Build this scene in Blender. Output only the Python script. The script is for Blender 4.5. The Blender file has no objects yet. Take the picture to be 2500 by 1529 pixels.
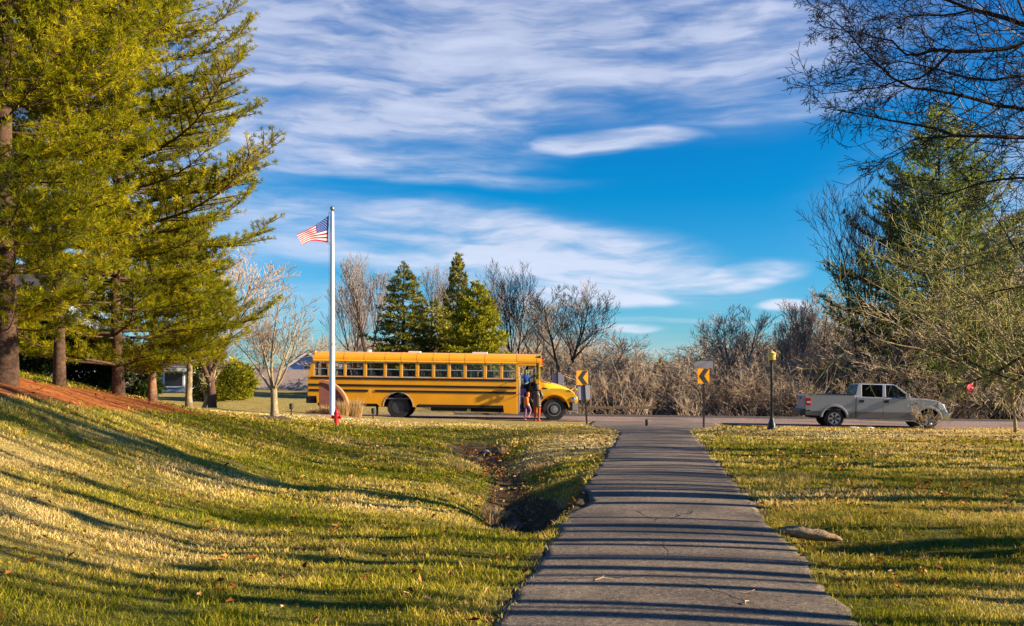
import bpy, bmesh, math, random
import numpy as np
from mathutils import Vector, Matrix, noise as mnoise
R = math.radians
# ---------------------------------------------------------------- camera, sky, sun, exposure
scene = bpy.context.scene
COL = scene.collection
F = 2250.0                     # focal length in photo pixels (photo 2500 wide)
HZ = 941.0                     # horizon row
EYE = 1.6
cd = bpy.data.cameras.new('camera'); cam = bpy.data.objects.new('camera', cd); COL.objects.link(cam)
cam.location = (0, 0, EYE); cam.rotation_euler = (R(90), 0, 0)
cd.sensor_width = 36; cd.lens = 36 * F / 2500; cd.shift_y = (HZ - 764.5) / 2500
cd.clip_end = 4000; cd.clip_start = 0.05
scene.camera = cam
scene.view_settings.view_transform = 'Standard'; scene.view_settings.look = 'None'
scene.view_settings.exposure = 1.35; scene.view_settings.gamma = 1
scene.cycles.max_bounces = 6; scene.cycles.transparent_max_bounces = 16
SUN_EL = 21.0
SUN_V = Vector((1.0, -0.17, math.tan(R(SUN_EL)) * math.hypot(1, 0.17))).normalized()   # towards the sun
sd = bpy.data.lights.new('sun', 'SUN'); sd.energy = 5.0; sd.angle = R(0.5); sd.color = (1.0, 0.84, 0.60)
so = bpy.data.objects.new('sun', sd); COL.objects.link(so); so.location = (60, -15, 30)
so.rotation_euler = SUN_V.to_track_quat('Z', 'Y').to_euler()
AZ = math.atan2(SUN_V.x, SUN_V.y)

class NT:
    """tiny node-tree helper"""
    def __init__(s, tree): s.t = tree
    def n(s, typ, **kw):
        nd = s.t.nodes.new(typ)
        for k, v in kw.items(): setattr(nd, k, v)
        return nd
    def put(s, sock, v):
        if isinstance(v, bpy.types.NodeSocket): s.t.links.new(v, sock)
        elif v is not None: sock.default_value = v
    def m(s, op, a, b=None, c=None, clamp=False):
        nd = s.n('ShaderNodeMath', operation=op, use_clamp=clamp)
        for i, v in enumerate((a, b, c)):
            if v is not None: s.put(nd.inputs[i], v)
        return nd.outputs[0]
    def mix(s, f, a, b, blend='MIX'):
        nd = s.n('ShaderNodeMix', data_type='RGBA', blend_type=blend)
        s.put(nd.inputs[0], f)
        for i, v in ((6, a), (7, b)):
            if isinstance(v, tuple) and len(v) == 3: v = (*v, 1)
            s.put(nd.inputs[i], v)
        return nd.outputs[2]
    def noise(s, vec, scale, detail=4, rough=0.55, dist=0.0, out=0):
        nd = s.n('ShaderNodeTexNoise'); s.put(nd.inputs['Vector'], vec)
        nd.inputs['Scale'].default_value = scale; nd.inputs['Detail'].default_value = detail
        nd.inputs['Roughness'].default_value = rough; nd.inputs['Distortion'].default_value = dist
        return nd.outputs[out]
    def ramp(s, f, stops):
        nd = s.n('ShaderNodeValToRGB'); s.put(nd.inputs[0], f)
        e = nd.color_ramp.elements
        while len(e) < len(stops): e.new(0.5)
        for k, (p, c) in enumerate(stops):
            e[k].position = p; e[k].color = (*c, 1) if len(c) == 3 else c
        return nd.outputs[0]
    def ss(s, v, lo, hi):
        nd = s.n('ShaderNodeMapRange', interpolation_type='SMOOTHSTEP'); s.put(nd.inputs[0], v)
        nd.inputs[1].default_value = lo; nd.inputs[2].default_value = hi
        return nd.outputs[0]
    def comb(s, x, y, z):
        nd = s.n('ShaderNodeCombineXYZ')
        for i, v in enumerate((x, y, z)): s.put(nd.inputs[i], v)
        return nd.outputs[0]

world = bpy.data.worlds.new('World'); scene.world = world; world.use_nodes = True
wt = world.node_tree; wt.nodes.clear(); W = NT(wt)
sky = W.n('ShaderNodeTexSky', sky_type='NISHITA', sun_disc=False, sun_elevation=R(SUN_EL), sun_rotation=AZ)
sky.air_density = 1.0; sky.dust_density = 0.4; sky.ozone_density = 3.0
SKY_STR = 0.073
tc = W.n('ShaderNodeTexCoord').outputs['Generated']
sep = W.n('ShaderNodeSeparateXYZ'); wt.links.new(tc, sep.inputs[0])
X_, Y_, Z_ = sep.outputs
u0 = W.m('ARCTAN2', X_, Y_); v0 = W.m('ARCSINE', Z_)
# richer blue, as on a clear winter afternoon
hs = W.n('ShaderNodeHueSaturation'); hs.inputs['Saturation'].default_value = 1.22; hs.inputs['Value'].default_value = 1.0
wt.links.new(sky.outputs[0], hs.inputs['Color'])
tint = W.ramp(W.m('MULTIPLY', v0, 1.6), [(0.0, (0.44, 0.64, 0.84)), (0.12, (0.30, 0.66, 0.88)), (0.32, (0.02, 0.60, 0.84)), (0.62, (0.03, 0.54, 0.86)), (1.0, (0.3, 0.6, .9))])
skyc = W.mix(1.0, hs.outputs[0], tint, 'MULTIPLY')
skyc = W.mix(1.0, skyc, (SKY_STR * 1.0, SKY_STR * 1.0, SKY_STR * 1.0), 'MULTIPLY')
# cirrus: soft bodies given by azimuth and elevation, combed by stretched noise
wv = W.comb(u0, W.m('MULTIPLY', v0, 1.6), 0.0)
w1 = W.noise(wv, 3.2, 4, 0.5, 0.2, out=1)
sw = W.n('ShaderNodeSeparateColor'); wt.links.new(w1, sw.inputs[0])
du = W.m('MULTIPLY', W.m('SUBTRACT', sw.outputs[0], 0.5), 0.20)
dv = W.m('MULTIPLY', W.m('SUBTRACT', sw.outputs[1], 0.5), 0.055)
u = W.m('ADD', u0, du); v = W.m('ADD', v0, dv)
def ang(px, py):
    a = math.atan((px - 1250) / F); return a, math.atan((HZ - py) / F * math.cos(a))
dens = None
def cloud(px, py, wx, wy, tilt, amt, soft=0.55):
    """ellipse mask centred on a direction; half sizes wx, wy in photo pixels; tilt in degrees (clockwise)"""
    global dens
    cu, cv = ang(px, py); c, s_ = math.cos(R(tilt)), math.sin(R(tilt))
    a = W.m('SUBTRACT', u, cu); b = W.m('SUBTRACT', v, cv)
    p = W.m('DIVIDE', W.m('ADD', W.m('MULTIPLY', a, c), W.m('MULTIPLY', b, -s_)), wx / F)
    q = W.m('DIVIDE', W.m('ADD', W.m('MULTIPLY', a, s_), W.m('MULTIPLY', b, c)), wy / F)
    r = W.m('SQRT', W.m('ADD', W.m('MULTIPLY', p, p), W.m('MULTIPLY', q, q)))
    mk = W.m('MULTIPLY', W.m('SUBTRACT', 1.0, W.ss(r, 1 - soft, 1 + soft)), amt)
    dens = mk if dens is None else W.m('MAXIMUM', dens, mk)
for c_ in ((1000, 60, 1000, 190, 3, 1.15), (900, 230, 620, 150, -4, 1.1), (1480, 130, 560, 120, -14, 1.0), (1500, 340, 170, 28, 0, 1.0, .5),
           (800, 350, 420, 60, 4, .95), (1130, 180, 260, 60, -8, 1.35), (1900, 262, 330, 24, -3, .45), (1820, 215, 240, 20, -6, .35),
           (900, 425, 420, 26, 3, .62), (760, 545, 260, 60, 5, .85), (1030, 565, 420, 50, 3, .95), (1330, 625, 400, 75, 8, 1.25),
           (1430, 720, 220, 30, 0, 1.2, .4), (1060, 640, 500, 42, 6, .75), (1770, 672, 170, 28, -7, 1.15, .5), (1890, 731, 75, 13, 0, 1.2, .5),
           (1490, 803, 85, 12, 0, .95, .5), (1600, 850, 300, 30, 2, .35), (1580, 779, 260, 7, 0, .4), (700, 760, 500, 60, 0, .35),
           (-600, 300, 900, 260, 5, 1.0), (3300, 240, 700, 200, -6, .9)):
    cloud(*c_)
stv = W.n('ShaderNodeMapping'); wt.links.new(W.comb(u, v, 0.0), stv.inputs[0])
stv.inputs['Rotation'].default_value = (0, 0, R(7)); stv.inputs['Scale'].default_value = (4.5, 24, 1)
n1 = W.noise(stv.outputs[0], 1.2, 7, 0.55, 0.25)
stv2 = W.n('ShaderNodeMapping'); wt.links.new(W.comb(u, v, 0.3), stv2.inputs[0])
stv2.inputs['Rotation'].default_value = (0, 0, R(-8)); stv2.inputs['Scale'].default_value = (9, 60, 1)
n2 = W.noise(stv2.outputs[0], 1.5, 6, 0.55, 0.15)
nn = W.m('ADD', W.m('MULTIPLY', n1, 0.75), W.m('MULTIPLY', n2, 0.35))
streak = W.ss(nn, 0.36, 0.72)
den = W.m('MULTIPLY', dens, W.m('ADD', 0.20, W.m('MULTIPLY', streak, 1.0)))
den = W.m('MULTIPLY', den, W.m('ADD', 0.55, W.m('MULTIPLY', W.ss(W.m('ADD', W.m('MULTIPLY', dens, .5), nn), 0.5, 0.95), 0.5)), clamp=True)
den = W.m('MULTIPLY', den, 0.84)
ccol = W.mix(W.ss(v0, 0.02, 0.36), (0.72, 0.76, 0.90), (0.42, 0.49, 0.68))
ccol = W.mix(W.m('MULTIPLY', W.ss(nn, 0.5, 0.75), 0.5), ccol, (0.80, 0.83, 1.0))
CLOUD_K = 0.45
ccol = W.mix(1.0, ccol, (CLOUD_K, CLOUD_K, CLOUD_K), 'MULTIPLY')
fin = W.mix(den, skyc, ccol)
bg = W.n('ShaderNodeBackground'); wt.links.new(fin, bg.inputs[0]); bg.inputs[1].default_value = 1.0
wo = W.n('ShaderNodeOutputWorld'); wt.links.new(bg.outputs[0], wo.inputs[0])

# ---------------------------------------------------------------- helpers
def tag(o, label=None, cat=None, group=None, kind=None):
    if label: o['label'] = label
    if cat: o['category'] = cat
    if group: o['group'] = group
    if kind: o['kind'] = kind
    return o
def thing(name, label, cat, loc=(0, 0, 0), rz=0.0, group=None):
    o = bpy.data.objects.new(name, None); COL.objects.link(o)
    o.location = loc; o.rotation_euler = (0, 0, rz); o.empty_display_size = .2
    return tag(o, label, cat, group)
class MB:
    """mesh collector: one MB becomes one object"""
    def __init__(s): s.v = []; s.f = []
    def add(s, vs, fs):
        b = len(s.v); s.v += [tuple(p) for p in vs]; s.f += [tuple(i + b for i in f) for f in fs]; return s
    def box(s, x0, x1, y0, y1, z0, z1):
        return s.add([(x0, y0, z0), (x1, y0, z0), (x1, y1, z0), (x0, y1, z0), (x0, y0, z1), (x1, y0, z1), (x1, y1, z1), (x0, y1, z1)],
                     [(0, 3, 2, 1), (4, 5, 6, 7), (0, 1, 5, 4), (1, 2, 6, 5), (2, 3, 7, 6), (3, 0, 4, 7)])
    def tube(s, pts, rad, n=8, cap=True):
        pts = [Vector(p) for p in pts]
        if not hasattr(rad, '__len__'): rad = [rad] * len(pts)
        vs = []; fs = []
        up = Vector((0, 0, 1)); prev = None
        for i, p in enumerate(pts):
            d = (pts[min(i + 1, len(pts) - 1)] - pts[max(i - 1, 0)])
            d = d.normalized() if d.length > 1e-9 else Vector((0, 0, 1))
            if prev is None:
                a = d.cross(up if abs(d.z) < .95 else Vector((1, 0, 0))).normalized()
            else:
                a = (prev - d * prev.dot(d)); a = a.normalized() if a.length > 1e-6 else d.orthogonal().normalized()
            prev = a; b = d.cross(a)
            for k in range(n):
                t = 2 * math.pi * k / n
                vs.append(p + (a * math.cos(t) + b * math.sin(t)) * rad[i])
        for i in range(len(pts) - 1):
            for k in range(n):
                k2 = (k + 1) % n
                fs.append((i * n + k, i * n + k2, (i + 1) * n + k2, (i + 1) * n + k))
        if cap:
            fs.append(tuple(range(n))[::-1]); fs.append(tuple((len(pts) - 1) * n + k for k in range(n)))
        return s.add(vs, fs)
    def lathe(s, prof, c=(0, 0, 0), axis='z', n=24, a0=0.0):
        """prof: list of (radius, height)"""
        vs = []; fs = []
        for r, h in prof:
            for k in range(n):
                t = 2 * math.pi * k / n + a0; x, y = r * math.cos(t), r * math.sin(t)
                q = {'z': (x, y, h), 'y': (x, h, y), 'x': (h, x, y)}[axis]
                vs.append((q[0] + c[0], q[1] + c[1], q[2] + c[2]))
        for i in range(len(prof) - 1):
            for k in range(n):
                k2 = (k + 1) % n; fs.append((i * n + k, i * n + k2, (i + 1) * n + k2, (i + 1) * n + k))
        fs.append(tuple(range(n))[::-1]); fs.append(tuple((len(prof) - 1) * n + k for k in range(n)))
        return s.add(vs, fs)
    def prism(s, poly, a, b, axis='y'):
        """extrude a polygon given in the two other axes from a to b"""
        n = len(poly)
        def q(p, t):
            return {'y': (p[0], t, p[1]), 'x': (t, p[0], p[1]), 'z': (p[0], p[1], t)}[axis]
        vs = [q(p, a) for p in poly] + [q(p, b) for p in poly]
        fs = [tuple(range(n)), tuple(range(2 * n - 1, n - 1, -1))]
        for k in range(n):
            k2 = (k + 1) % n; fs.append((k, k2, n + k2, n + k))
        return s.add(vs, fs)
    def loft(s, rings, cap=True):
        n = len(rings[0]); vs = [p for r in rings for p in r]; fs = []
        for i in range(len(rings) - 1):
            for k in range(n):
                k2 = (k + 1) % n; fs.append((i * n + k, i * n + k2, (i + 1) * n + k2, (i + 1) * n + k))
        if cap: fs.append(tuple(range(n))[::-1]); fs.append(tuple((len(rings) - 1) * n + k for k in range(n)))
        return s.add(vs, fs)
    def xf(s, M):
        s.v = [tuple(M @ Vector(p)) for p in s.v]; return s
    def build(s, name, m, parent=None, smooth=False, bevel=0.0, fixn=True, subsurf=0, seg=2):
        me = bpy.data.meshes.new(name); me.from_pydata(s.v, [], s.f); me.update()
        if fixn:
            bm = bmesh.new(); bm.from_mesh(me); bmesh.ops.recalc_face_normals(bm, faces=bm.faces); bm.to_mesh(me); bm.free()
        o = bpy.data.objects.new(name, me); COL.objects.link(o)
        if m: me.materials.append(m)
        if parent: o.parent = parent
        if smooth: me.shade_smooth()
        if bevel:
            b = o.modifiers.new('bevel', 'BEVEL'); b.width = bevel; b.segments = seg; b.limit_method = 'ANGLE'; b.angle_limit = R(35); b.harden_normals = False
        if subsurf:
            b = o.modifiers.new('sub', 'SUBSURF'); b.levels = subsurf; b.render_levels = subsurf
        return o
def np_mesh(name, verts, faces, m, parent=None, smooth=False, fsize=4, attr=None):
    """fast mesh from numpy arrays; faces (N, fsize)"""
    me = bpy.data.meshes.new(name)
    verts = np.ascontiguousarray(verts, dtype=np.float32); faces = np.ascontiguousarray(faces, dtype=np.int32)
    me.vertices.add(len(verts)); me.vertices.foreach_set('co', verts.ravel())
    me.loops.add(faces.size); me.loops.foreach_set('vertex_index', faces.ravel())
    me.polygons.add(len(faces)); me.polygons.foreach_set('loop_start', np.arange(0, faces.size, fsize, dtype=np.int32))
    if smooth: me.polygons.foreach_set('use_smooth', np.ones(len(faces), dtype=bool))
    if attr is not None:
        for k, a in attr.items():
            at = me.attributes.new(k, 'FLOAT', 'POINT'); at.data.foreach_set('value', np.ascontiguousarray(a, dtype=np.float32))
    me.update(calc_edges=True)
    if m: me.materials.append(m)
    o = bpy.data.objects.new(name, me); COL.objects.link(o)
    if parent: o.parent = parent
    return o
def mat(name, col, rough=0.6, metal=0.0, var=0.0, vscale=8.0, bump=0.0, bscale=40.0, coat=0.0, spec=None, emit=None):
    m = bpy.data.materials.new(name); m.use_nodes = True; t = NT(m.node_tree)
    bs = m.node_tree.nodes['Principled BSDF']
    bs.inputs['Roughness'].default_value = rough; bs.inputs['Metallic'].default_value = metal
    if coat: bs.inputs['Coat Weight'].default_value = coat; bs.inputs['Coat Roughness'].default_value = 0.08
    if spec is not None: bs.inputs['Specular IOR Level'].default_value = spec
    if var or bump:
        co = t.n('ShaderNodeTexCoord').outputs['Object']
    if var:
        nz = t.noise(co, vscale, 5, 0.6)
        lo = tuple(max(0, c * (1 - var)) for c in col); hi = tuple(min(1, c * (1 + var)) for c in col)
        t.put(bs.inputs['Base Color'], t.ramp(nz, [(0.3, lo), (0.7, hi)]))
    else: bs.inputs['Base Color'].default_value = (*col, 1)
    if bump:
        b = t.n('ShaderNodeBump'); b.inputs['Strength'].default_value = bump; b.inputs['Distance'].default_value = 0.02
        t.put(b.inputs['Height'], t.noise(co, bscale, 4, 0.6)); t.put(bs.inputs['Normal'], b.outputs[0])
    if emit:
        bs.inputs['Emission Color'].default_value = (*emit[0], 1); bs.inputs['Emission Strength'].default_value = emit[1]
    return m
def sstep(v, a, b):
    t = np.clip((v - a) / (b - a), 0, 1); return t * t * (3 - 2 * t)

# value noise on numpy arrays (for terrain and scatter)
_rs = np.random.RandomState(7); _G = _rs.rand(256, 256)
def vnoise(x, y):
    xi = np.floor(x).astype(int); yi = np.floor(y).astype(int); fx = x - xi; fy = y - yi
    fx = fx * fx * (3 - 2 * fx); fy = fy * fy * (3 - 2 * fy)
    a = _G[xi % 256, yi % 256]; b = _G[(xi + 1) % 256, yi % 256]; c = _G[xi % 256, (yi + 1) % 256]; d = _G[(xi + 1) % 256, (yi + 1) % 256]
    return (a * (1 - fx) + b * fx) * (1 - fy) + (c * (1 - fx) + d * fx) * fy - 0.5
def fbm(x, y, o=3):
    s = 0; a = 1.0
    for k in range(o): s = s + a * vnoise(x * 2 ** k + 13.7 * k, y * 2 ** k + 5.1 * k); a *= .5
    return s

# ---------------------------------------------------------------- the lie of the land
PATH_C = lambda y: 0.18 + 0.150 * y
def path_half(y): return 1.2 + 0.0 * y + 1.5 * sstep(y, 31.5, 37.5)
DITCH = [(-1.25, 29.5, .50, .95), (-.75, 25.5, .42, .75), (-.45, 23.2, .34, .6), (-.15, 21, .36, .6), (-.05, 17.0, .38, .65), (.30, 15.0, .72, .62), (.58, 13.2, .85, .66), (.5, 12.0, .5, .6), (-.3, 10.4, .03, .5)]
DITCH_R = [(3.0, 9.9, .34, .42), (4.3, 9.4, .26, .5), (6.0, 8.75, .18, .6), (9.0, 8.7, .13, .8), (14, 9.4, .05, 1.0)]
def seg_carve(x, y, pts):
    best = np.zeros_like(x)
    for (x0, y0, d0, s0), (x1, y1, d1, s1) in zip(pts[:-1], pts[1:]):
        dx, dy = x1 - x0, y1 - y0; L = dx * dx + dy * dy
        t = np.clip(((x - x0) * dx + (y - y0) * dy) / L, 0, 1)
        r2 = (x - x0 - t * dx) ** 2 + (y - y0 - t * dy) ** 2
        s = s0 + (s1 - s0) * t; d = d0 + (d1 - d0) * t
        best = np.maximum(best, d * np.exp(-r2 / (2 * s * s)))
    return best
def road_z(x): return 0.05 - 0.0125 * np.clip(x, -30, 40)
def pathdist(x, y): return np.abs(x - PATH_C(y)) - path_half(y)
def H(x, y, fine=True):
    x = np.asarray(x, dtype=float); y = np.asarray(y, dtype=float)
    A = 0.36 - 0.31 * sstep(y, 14, 41)
    s = np.maximum(0, -x - 2.2 - 0.06 * np.clip(y, 0, 30))
    s = s * s / (s + 1.5)
    s = 16 * np.tanh(s / 16)
    hill = A * s * (1 - .9 * sstep(y, 60, 120))
    lawn = hill + fbm(x * .35, y * .35, 3) * 0.10 * sstep(np.hypot(x, y), 3, 9)
    far = 0.05 - 0.0125 * np.clip(x, -30, 40)
    k = sstep(y, 30, 40)
    h = lawn + far * k
    # little mound under flagpole and brick sign, verge on the left of the apron
    h = h + 0.05 * np.exp(-((y - 39.2) ** 2) / 1.0) * (1 - sstep(x, .5, 2.5))
    # road corridor
    rd = sstep(y, 40.2, 41.0) * (1 - sstep(y, 47.2, 48.6))
    ry = sstep(y, 36.6, 37.6) * sstep(x, 7.0, 9.0) * (1 - sstep(y, 47.2, 48.6))
    rd = np.maximum(rd, ry)
    h = h * (1 - rd) + (road_z(x) - 0.03) * rd
    # beyond the road: lawn rising on the left, valley on the right
    b = np.maximum(0, y - 48.5)
    h = h + 0.030 * np.minimum(b, 25) * (1 - sstep(x, -4, 4)) * (1 - .5 * sstep(-x, 8, 22))
    h = h - 0.07 * np.minimum(b, 55) * sstep(x, 0, 8)
    pd = pathdist(x, y)
    flat = 1 - sstep(pd, 0.15, 0.9)
    flat = flat * (y < 41)
    ph = far * k + 0.025 * (1 - np.clip((x - PATH_C(y)) / 1.2, -1.3, 1.3) ** 2) * (1 - k) + fbm(x * .2 + 40, y * .45, 2) * .035 * (1 - k)
    h = h * (1 - flat) + ph * flat
    out = sstep(pd, 0.02, 0.32)
    h = h - seg_carve(x, y, DITCH) * out * (x < PATH_C(y)) - seg_carve(x, y, DITCH_R) * out * (x > PATH_C(y))
    h = h - 0.16 * np.exp(-((x + .6 - .0 * y) ** 2 / 5.5)) * sstep(y, 9, 13) * (1 - sstep(y, 26, 32)) * out
    if fine:
        h = h + (fbm(x * 1.7 + 3, y * 1.7, 3) * .035) * sstep(pd, 0, .4) * (1 - rd)
    h = h - 0.035 * (1 - sstep(pd, -.12, -.02)) * (y < 38.6)          # bed under the asphalt
    return h
def Hs(x, y): return float(H(np.array([x]), np.array([y]))[0])
def G(px, py, dmin=4.0, dmax=120.0):
    """where the ray through photo pixel (px, py) meets the ground"""
    d = np.concatenate([np.arange(dmin, 60, .05), np.arange(60, dmax, .4)])
    X = (px - 1250) / F * d; Z = EYE - (py - HZ) / F * d
    below = Z <= H(X, d)
    i = int(np.argmax(below)) if below.any() else len(d) - 1
    return Vector((X[i], d[i], float(H(X[i:i + 1], d[i:i + 1])[0])))
def at(px, py, d): return Vector(((px - 1250) / F * d, d, EYE - (py - HZ) / F * d))
def gpt(px, d): x = (px - 1250) / F * d; return Vector((x, d, Hs(x, d)))
# ---------------------------------------------------------------- ground, path, road
def ground_material():
    m = bpy.data.materials.new('lawn'); m.use_nodes = True; t = NT(m.node_tree); bs = m.node_tree.nodes['Principled BSDF']
    co = t.n('ShaderNodeTexCoord').outputs['Object']
    a1 = t.n('ShaderNodeAttribute', attribute_name='mulch').outputs['Fac']
    a2 = t.n('ShaderNodeAttribute', attribute_name='straw').outputs['Fac']
    a3 = t.n('ShaderNodeAttribute', attribute_name='dirt').outputs['Fac']
    n1 = t.noise(co, 0.9, 5, 0.65); n2 = t.noise(co, 9, 6, 0.7); n3 = t.noise(co, 45, 4, 0.7)
    green = t.ramp(n2, [(0.25, (0.04, 0.05, 0.010)), (0.5, (0.13, 0.125, 0.018)), (0.8, (0.30, 0.24, 0.05))])
    straw = t.ramp(n2, [(0.2, (0.14, 0.105, 0.03)), (0.55, (0.36, 0.27, 0.09)), (0.85, (0.55, 0.42, 0.17))])
    sf = t.m('ADD', t.m('MULTIPLY', t.ss(n1, .40, .70), .55), a2, clamp=True)
    sf = t.m('MULTIPLY', sf, t.m('ADD', .45, t.m('MULTIPLY', n3, 1.1)), clamp=True)
    c = t.mix(sf, green, straw)
    dirt = t.ramp(n2, [(0.25, (0.03, 0.02, 0.011)), (0.55, (0.12, 0.078, 0.04)), (0.85, (0.32, 0.21, 0.11))])
    dm = t.ss(t.m('ADD', a3, t.m('MULTIPLY', t.m('SUBTRACT', n2, .5), .7)), .35, .6)
    c = t.mix(dm, c, dirt)
    mul = t.ramp(t.noise(co, 11, 8, 0.85), [(0.3, (0.09, 0.025, 0.010)), (0.5, (0.38, 0.11, 0.03)), (0.68, (0.68, 0.30, 0.10))])
    mm = t.ss(t.m('ADD', a1, t.m('MULTIPLY', t.m('SUBTRACT', t.noise(co, 2.2, 5, .6), .5), .9)), .38, .56)
    c = t.mix(mm, c, mul)
    t.put(bs.inputs['Base Color'], c); bs.inputs['Roughness'].default_value = .95; bs.inputs['Specular IOR Level'].default_value = .1
    b = t.n('ShaderNodeBump'); b.inputs['Strength'].default_value = .9; b.inputs['Distance'].default_value = .05
    t.put(b.inputs['Height'], t.m('ADD', t.m('MULTIPLY', n2, .8), t.m('MULTIPLY', n3, .5))); t.put(bs.inputs['Normal'], b.outputs[0])
    return m
# mulch bed under the pines: polygon on the hillside, from the photo's outline
mulch_px = [(-300, 890), (0, 912), (120, 940), (250, 955), (330, 972), (420, 990), (480, 1008), (505, 1016), (330, 1006), (160, 985), (0, 970), (-300, 960)]
MUL = [G(px, py, 4, 23.5 + 3 * max(0, min(1, (px - 200) / 250))) for px, py in mulch_px]
MUL = [(p.x, p.y) for p in MUL]
def inpoly(x, y, P):
    r = np.zeros(x.shape, bool)
    for (x0, y0), (x1, y1) in zip(P, P[1:] + P[:1]):
        with np.errstate(divide='ignore', invalid='ignore'):
            c = ((y0 > y) != (y1 > y)) & (x < (x1 - x0) * (y - y0) / (y1 - y0 + 1e-12) + x0)
        r ^= c
    return r
def polydist(x, y, P):
    d = np.full(x.shape, 1e9)
    for (x0, y0), (x1, y1) in zip(P, P[1:] + P[:1]):
        dx, dy = x1 - x0, y1 - y0; t = np.clip(((x - x0) * dx + (y - y0) * dy) / (dx * dx + dy * dy + 1e-9), 0, 1)
        d = np.minimum(d, np.hypot(x - x0 - t * dx, y - y0 - t * dy))
    return d
def mulch_mask(x, y):
    ins = inpoly(x, y, MUL); d = polydist(x, y, MUL); w = .5
    return np.clip(np.where(ins, .5 + d / w * .5, .5 - d / w * .5), 0, 1)
def straw_lit_mask(x, y):
    pd = pathdist(x, y)
    left = (x < PATH_C(y))
    a = left * sstep(y, 16, 24) * (1 - sstep(pd, 1.5, 3.2)) * 1.0                      # tan bank on the left of the path
    a = np.maximum(a, .75 * sstep(y, 33, 37) * (x < 6))
    a = np.maximum(a, .8 * (1 - left) * np.exp(-((y - 30.5) / 4) ** 2) * sstep(x, 6, 9))
    a = np.maximum(a, .7 * np.exp(-(((x + 6.5) / 3.0) ** 2 + ((y - 14.5) / 1.2) ** 2)))
    a = np.maximum(a, .9 * np.exp(-(((x + 5.2) / 2.6) ** 2 + ((y - 8.5) / 1.5) ** 2)))  # straw tone that also paints in the sunlit part of the left slope
    a = np.maximum(a, .8 * np.exp(-(((x + 6.5) / 2.8) ** 2 + ((y - 11.5) / 1.3) ** 2)))
    a = np.maximum(a, .8 * np.exp(-(((x + 1.4) / 1.0) ** 2 + ((y - 12.5) / .6) ** 2)))
    return np.clip(a, 0, 1)
def dirt_mask(x, y):
    d1 = seg_carve(x, y, DITCH) * (x < PATH_C(y)); d2 = seg_carve(x, y, DITCH_R) * (x > PATH_C(y))
    pd = pathdist(x, y)
    a = np.clip(sstep(d1, .22, .42) + sstep(d2, .12, .26) * .6, 0, 1)
    a = np.maximum(a, (1 - sstep(pd, .0, .28)) * (.55 + fbm(x * 1.3, y * 1.3, 2)) * (y < 31))
    a = np.maximum(a, sstep(y, 48.8, 51) * sstep(x, -1, 3))                             # woodland floor
    a = np.maximum(a, .9 * np.exp(-(((x + 8.55) / .9) ** 2 + ((y - 33) / .6) ** 2)))
    return np.clip(a, 0, 1)
def axis(lo, hi, c, fine, n_f, r):
    a = list(np.arange(c - n_f, c + n_f + 1e-6, fine)); s = fine
    while a[-1] < hi: s *= r; a.append(a[-1] + s)
    s = fine
    while a[0] > lo: s *= r; a.insert(0, a[0] - s)
    return np.array(a)
gx = axis(-400, 400, 0.5, .09, 5.5, 1.03); gy = axis(-120, 900, 18.5, .11, 13.5, 1.025)
XX, YY = np.meshgrid(gx, gy, indexing='ij')
ZZ = H(XX, YY)
far_ = np.hypot(XX, YY)
ZZ = ZZ * (1 - sstep(far_, 150, 300)) + (-3.0) * sstep(far_, 150, 300)
nx, ny = XX.shape
vid = np.arange(nx * ny).reshape(nx, ny)
faces = np.stack([vid[:-1, :-1], vid[1:, :-1], vid[1:, 1:], vid[:-1, 1:]], -1).reshape(-1, 4)
lawn = np_mesh('ground', np.stack([XX, YY, ZZ], -1).reshape(-1, 3), faces, ground_material(), smooth=True,
               attr={'mulch': mulch_mask(XX, YY).ravel(), 'straw': straw_lit_mask(XX, YY).ravel(), 'dirt': dirt_mask(XX, YY).ravel()})
tag(lawn, kind='structure')

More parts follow.
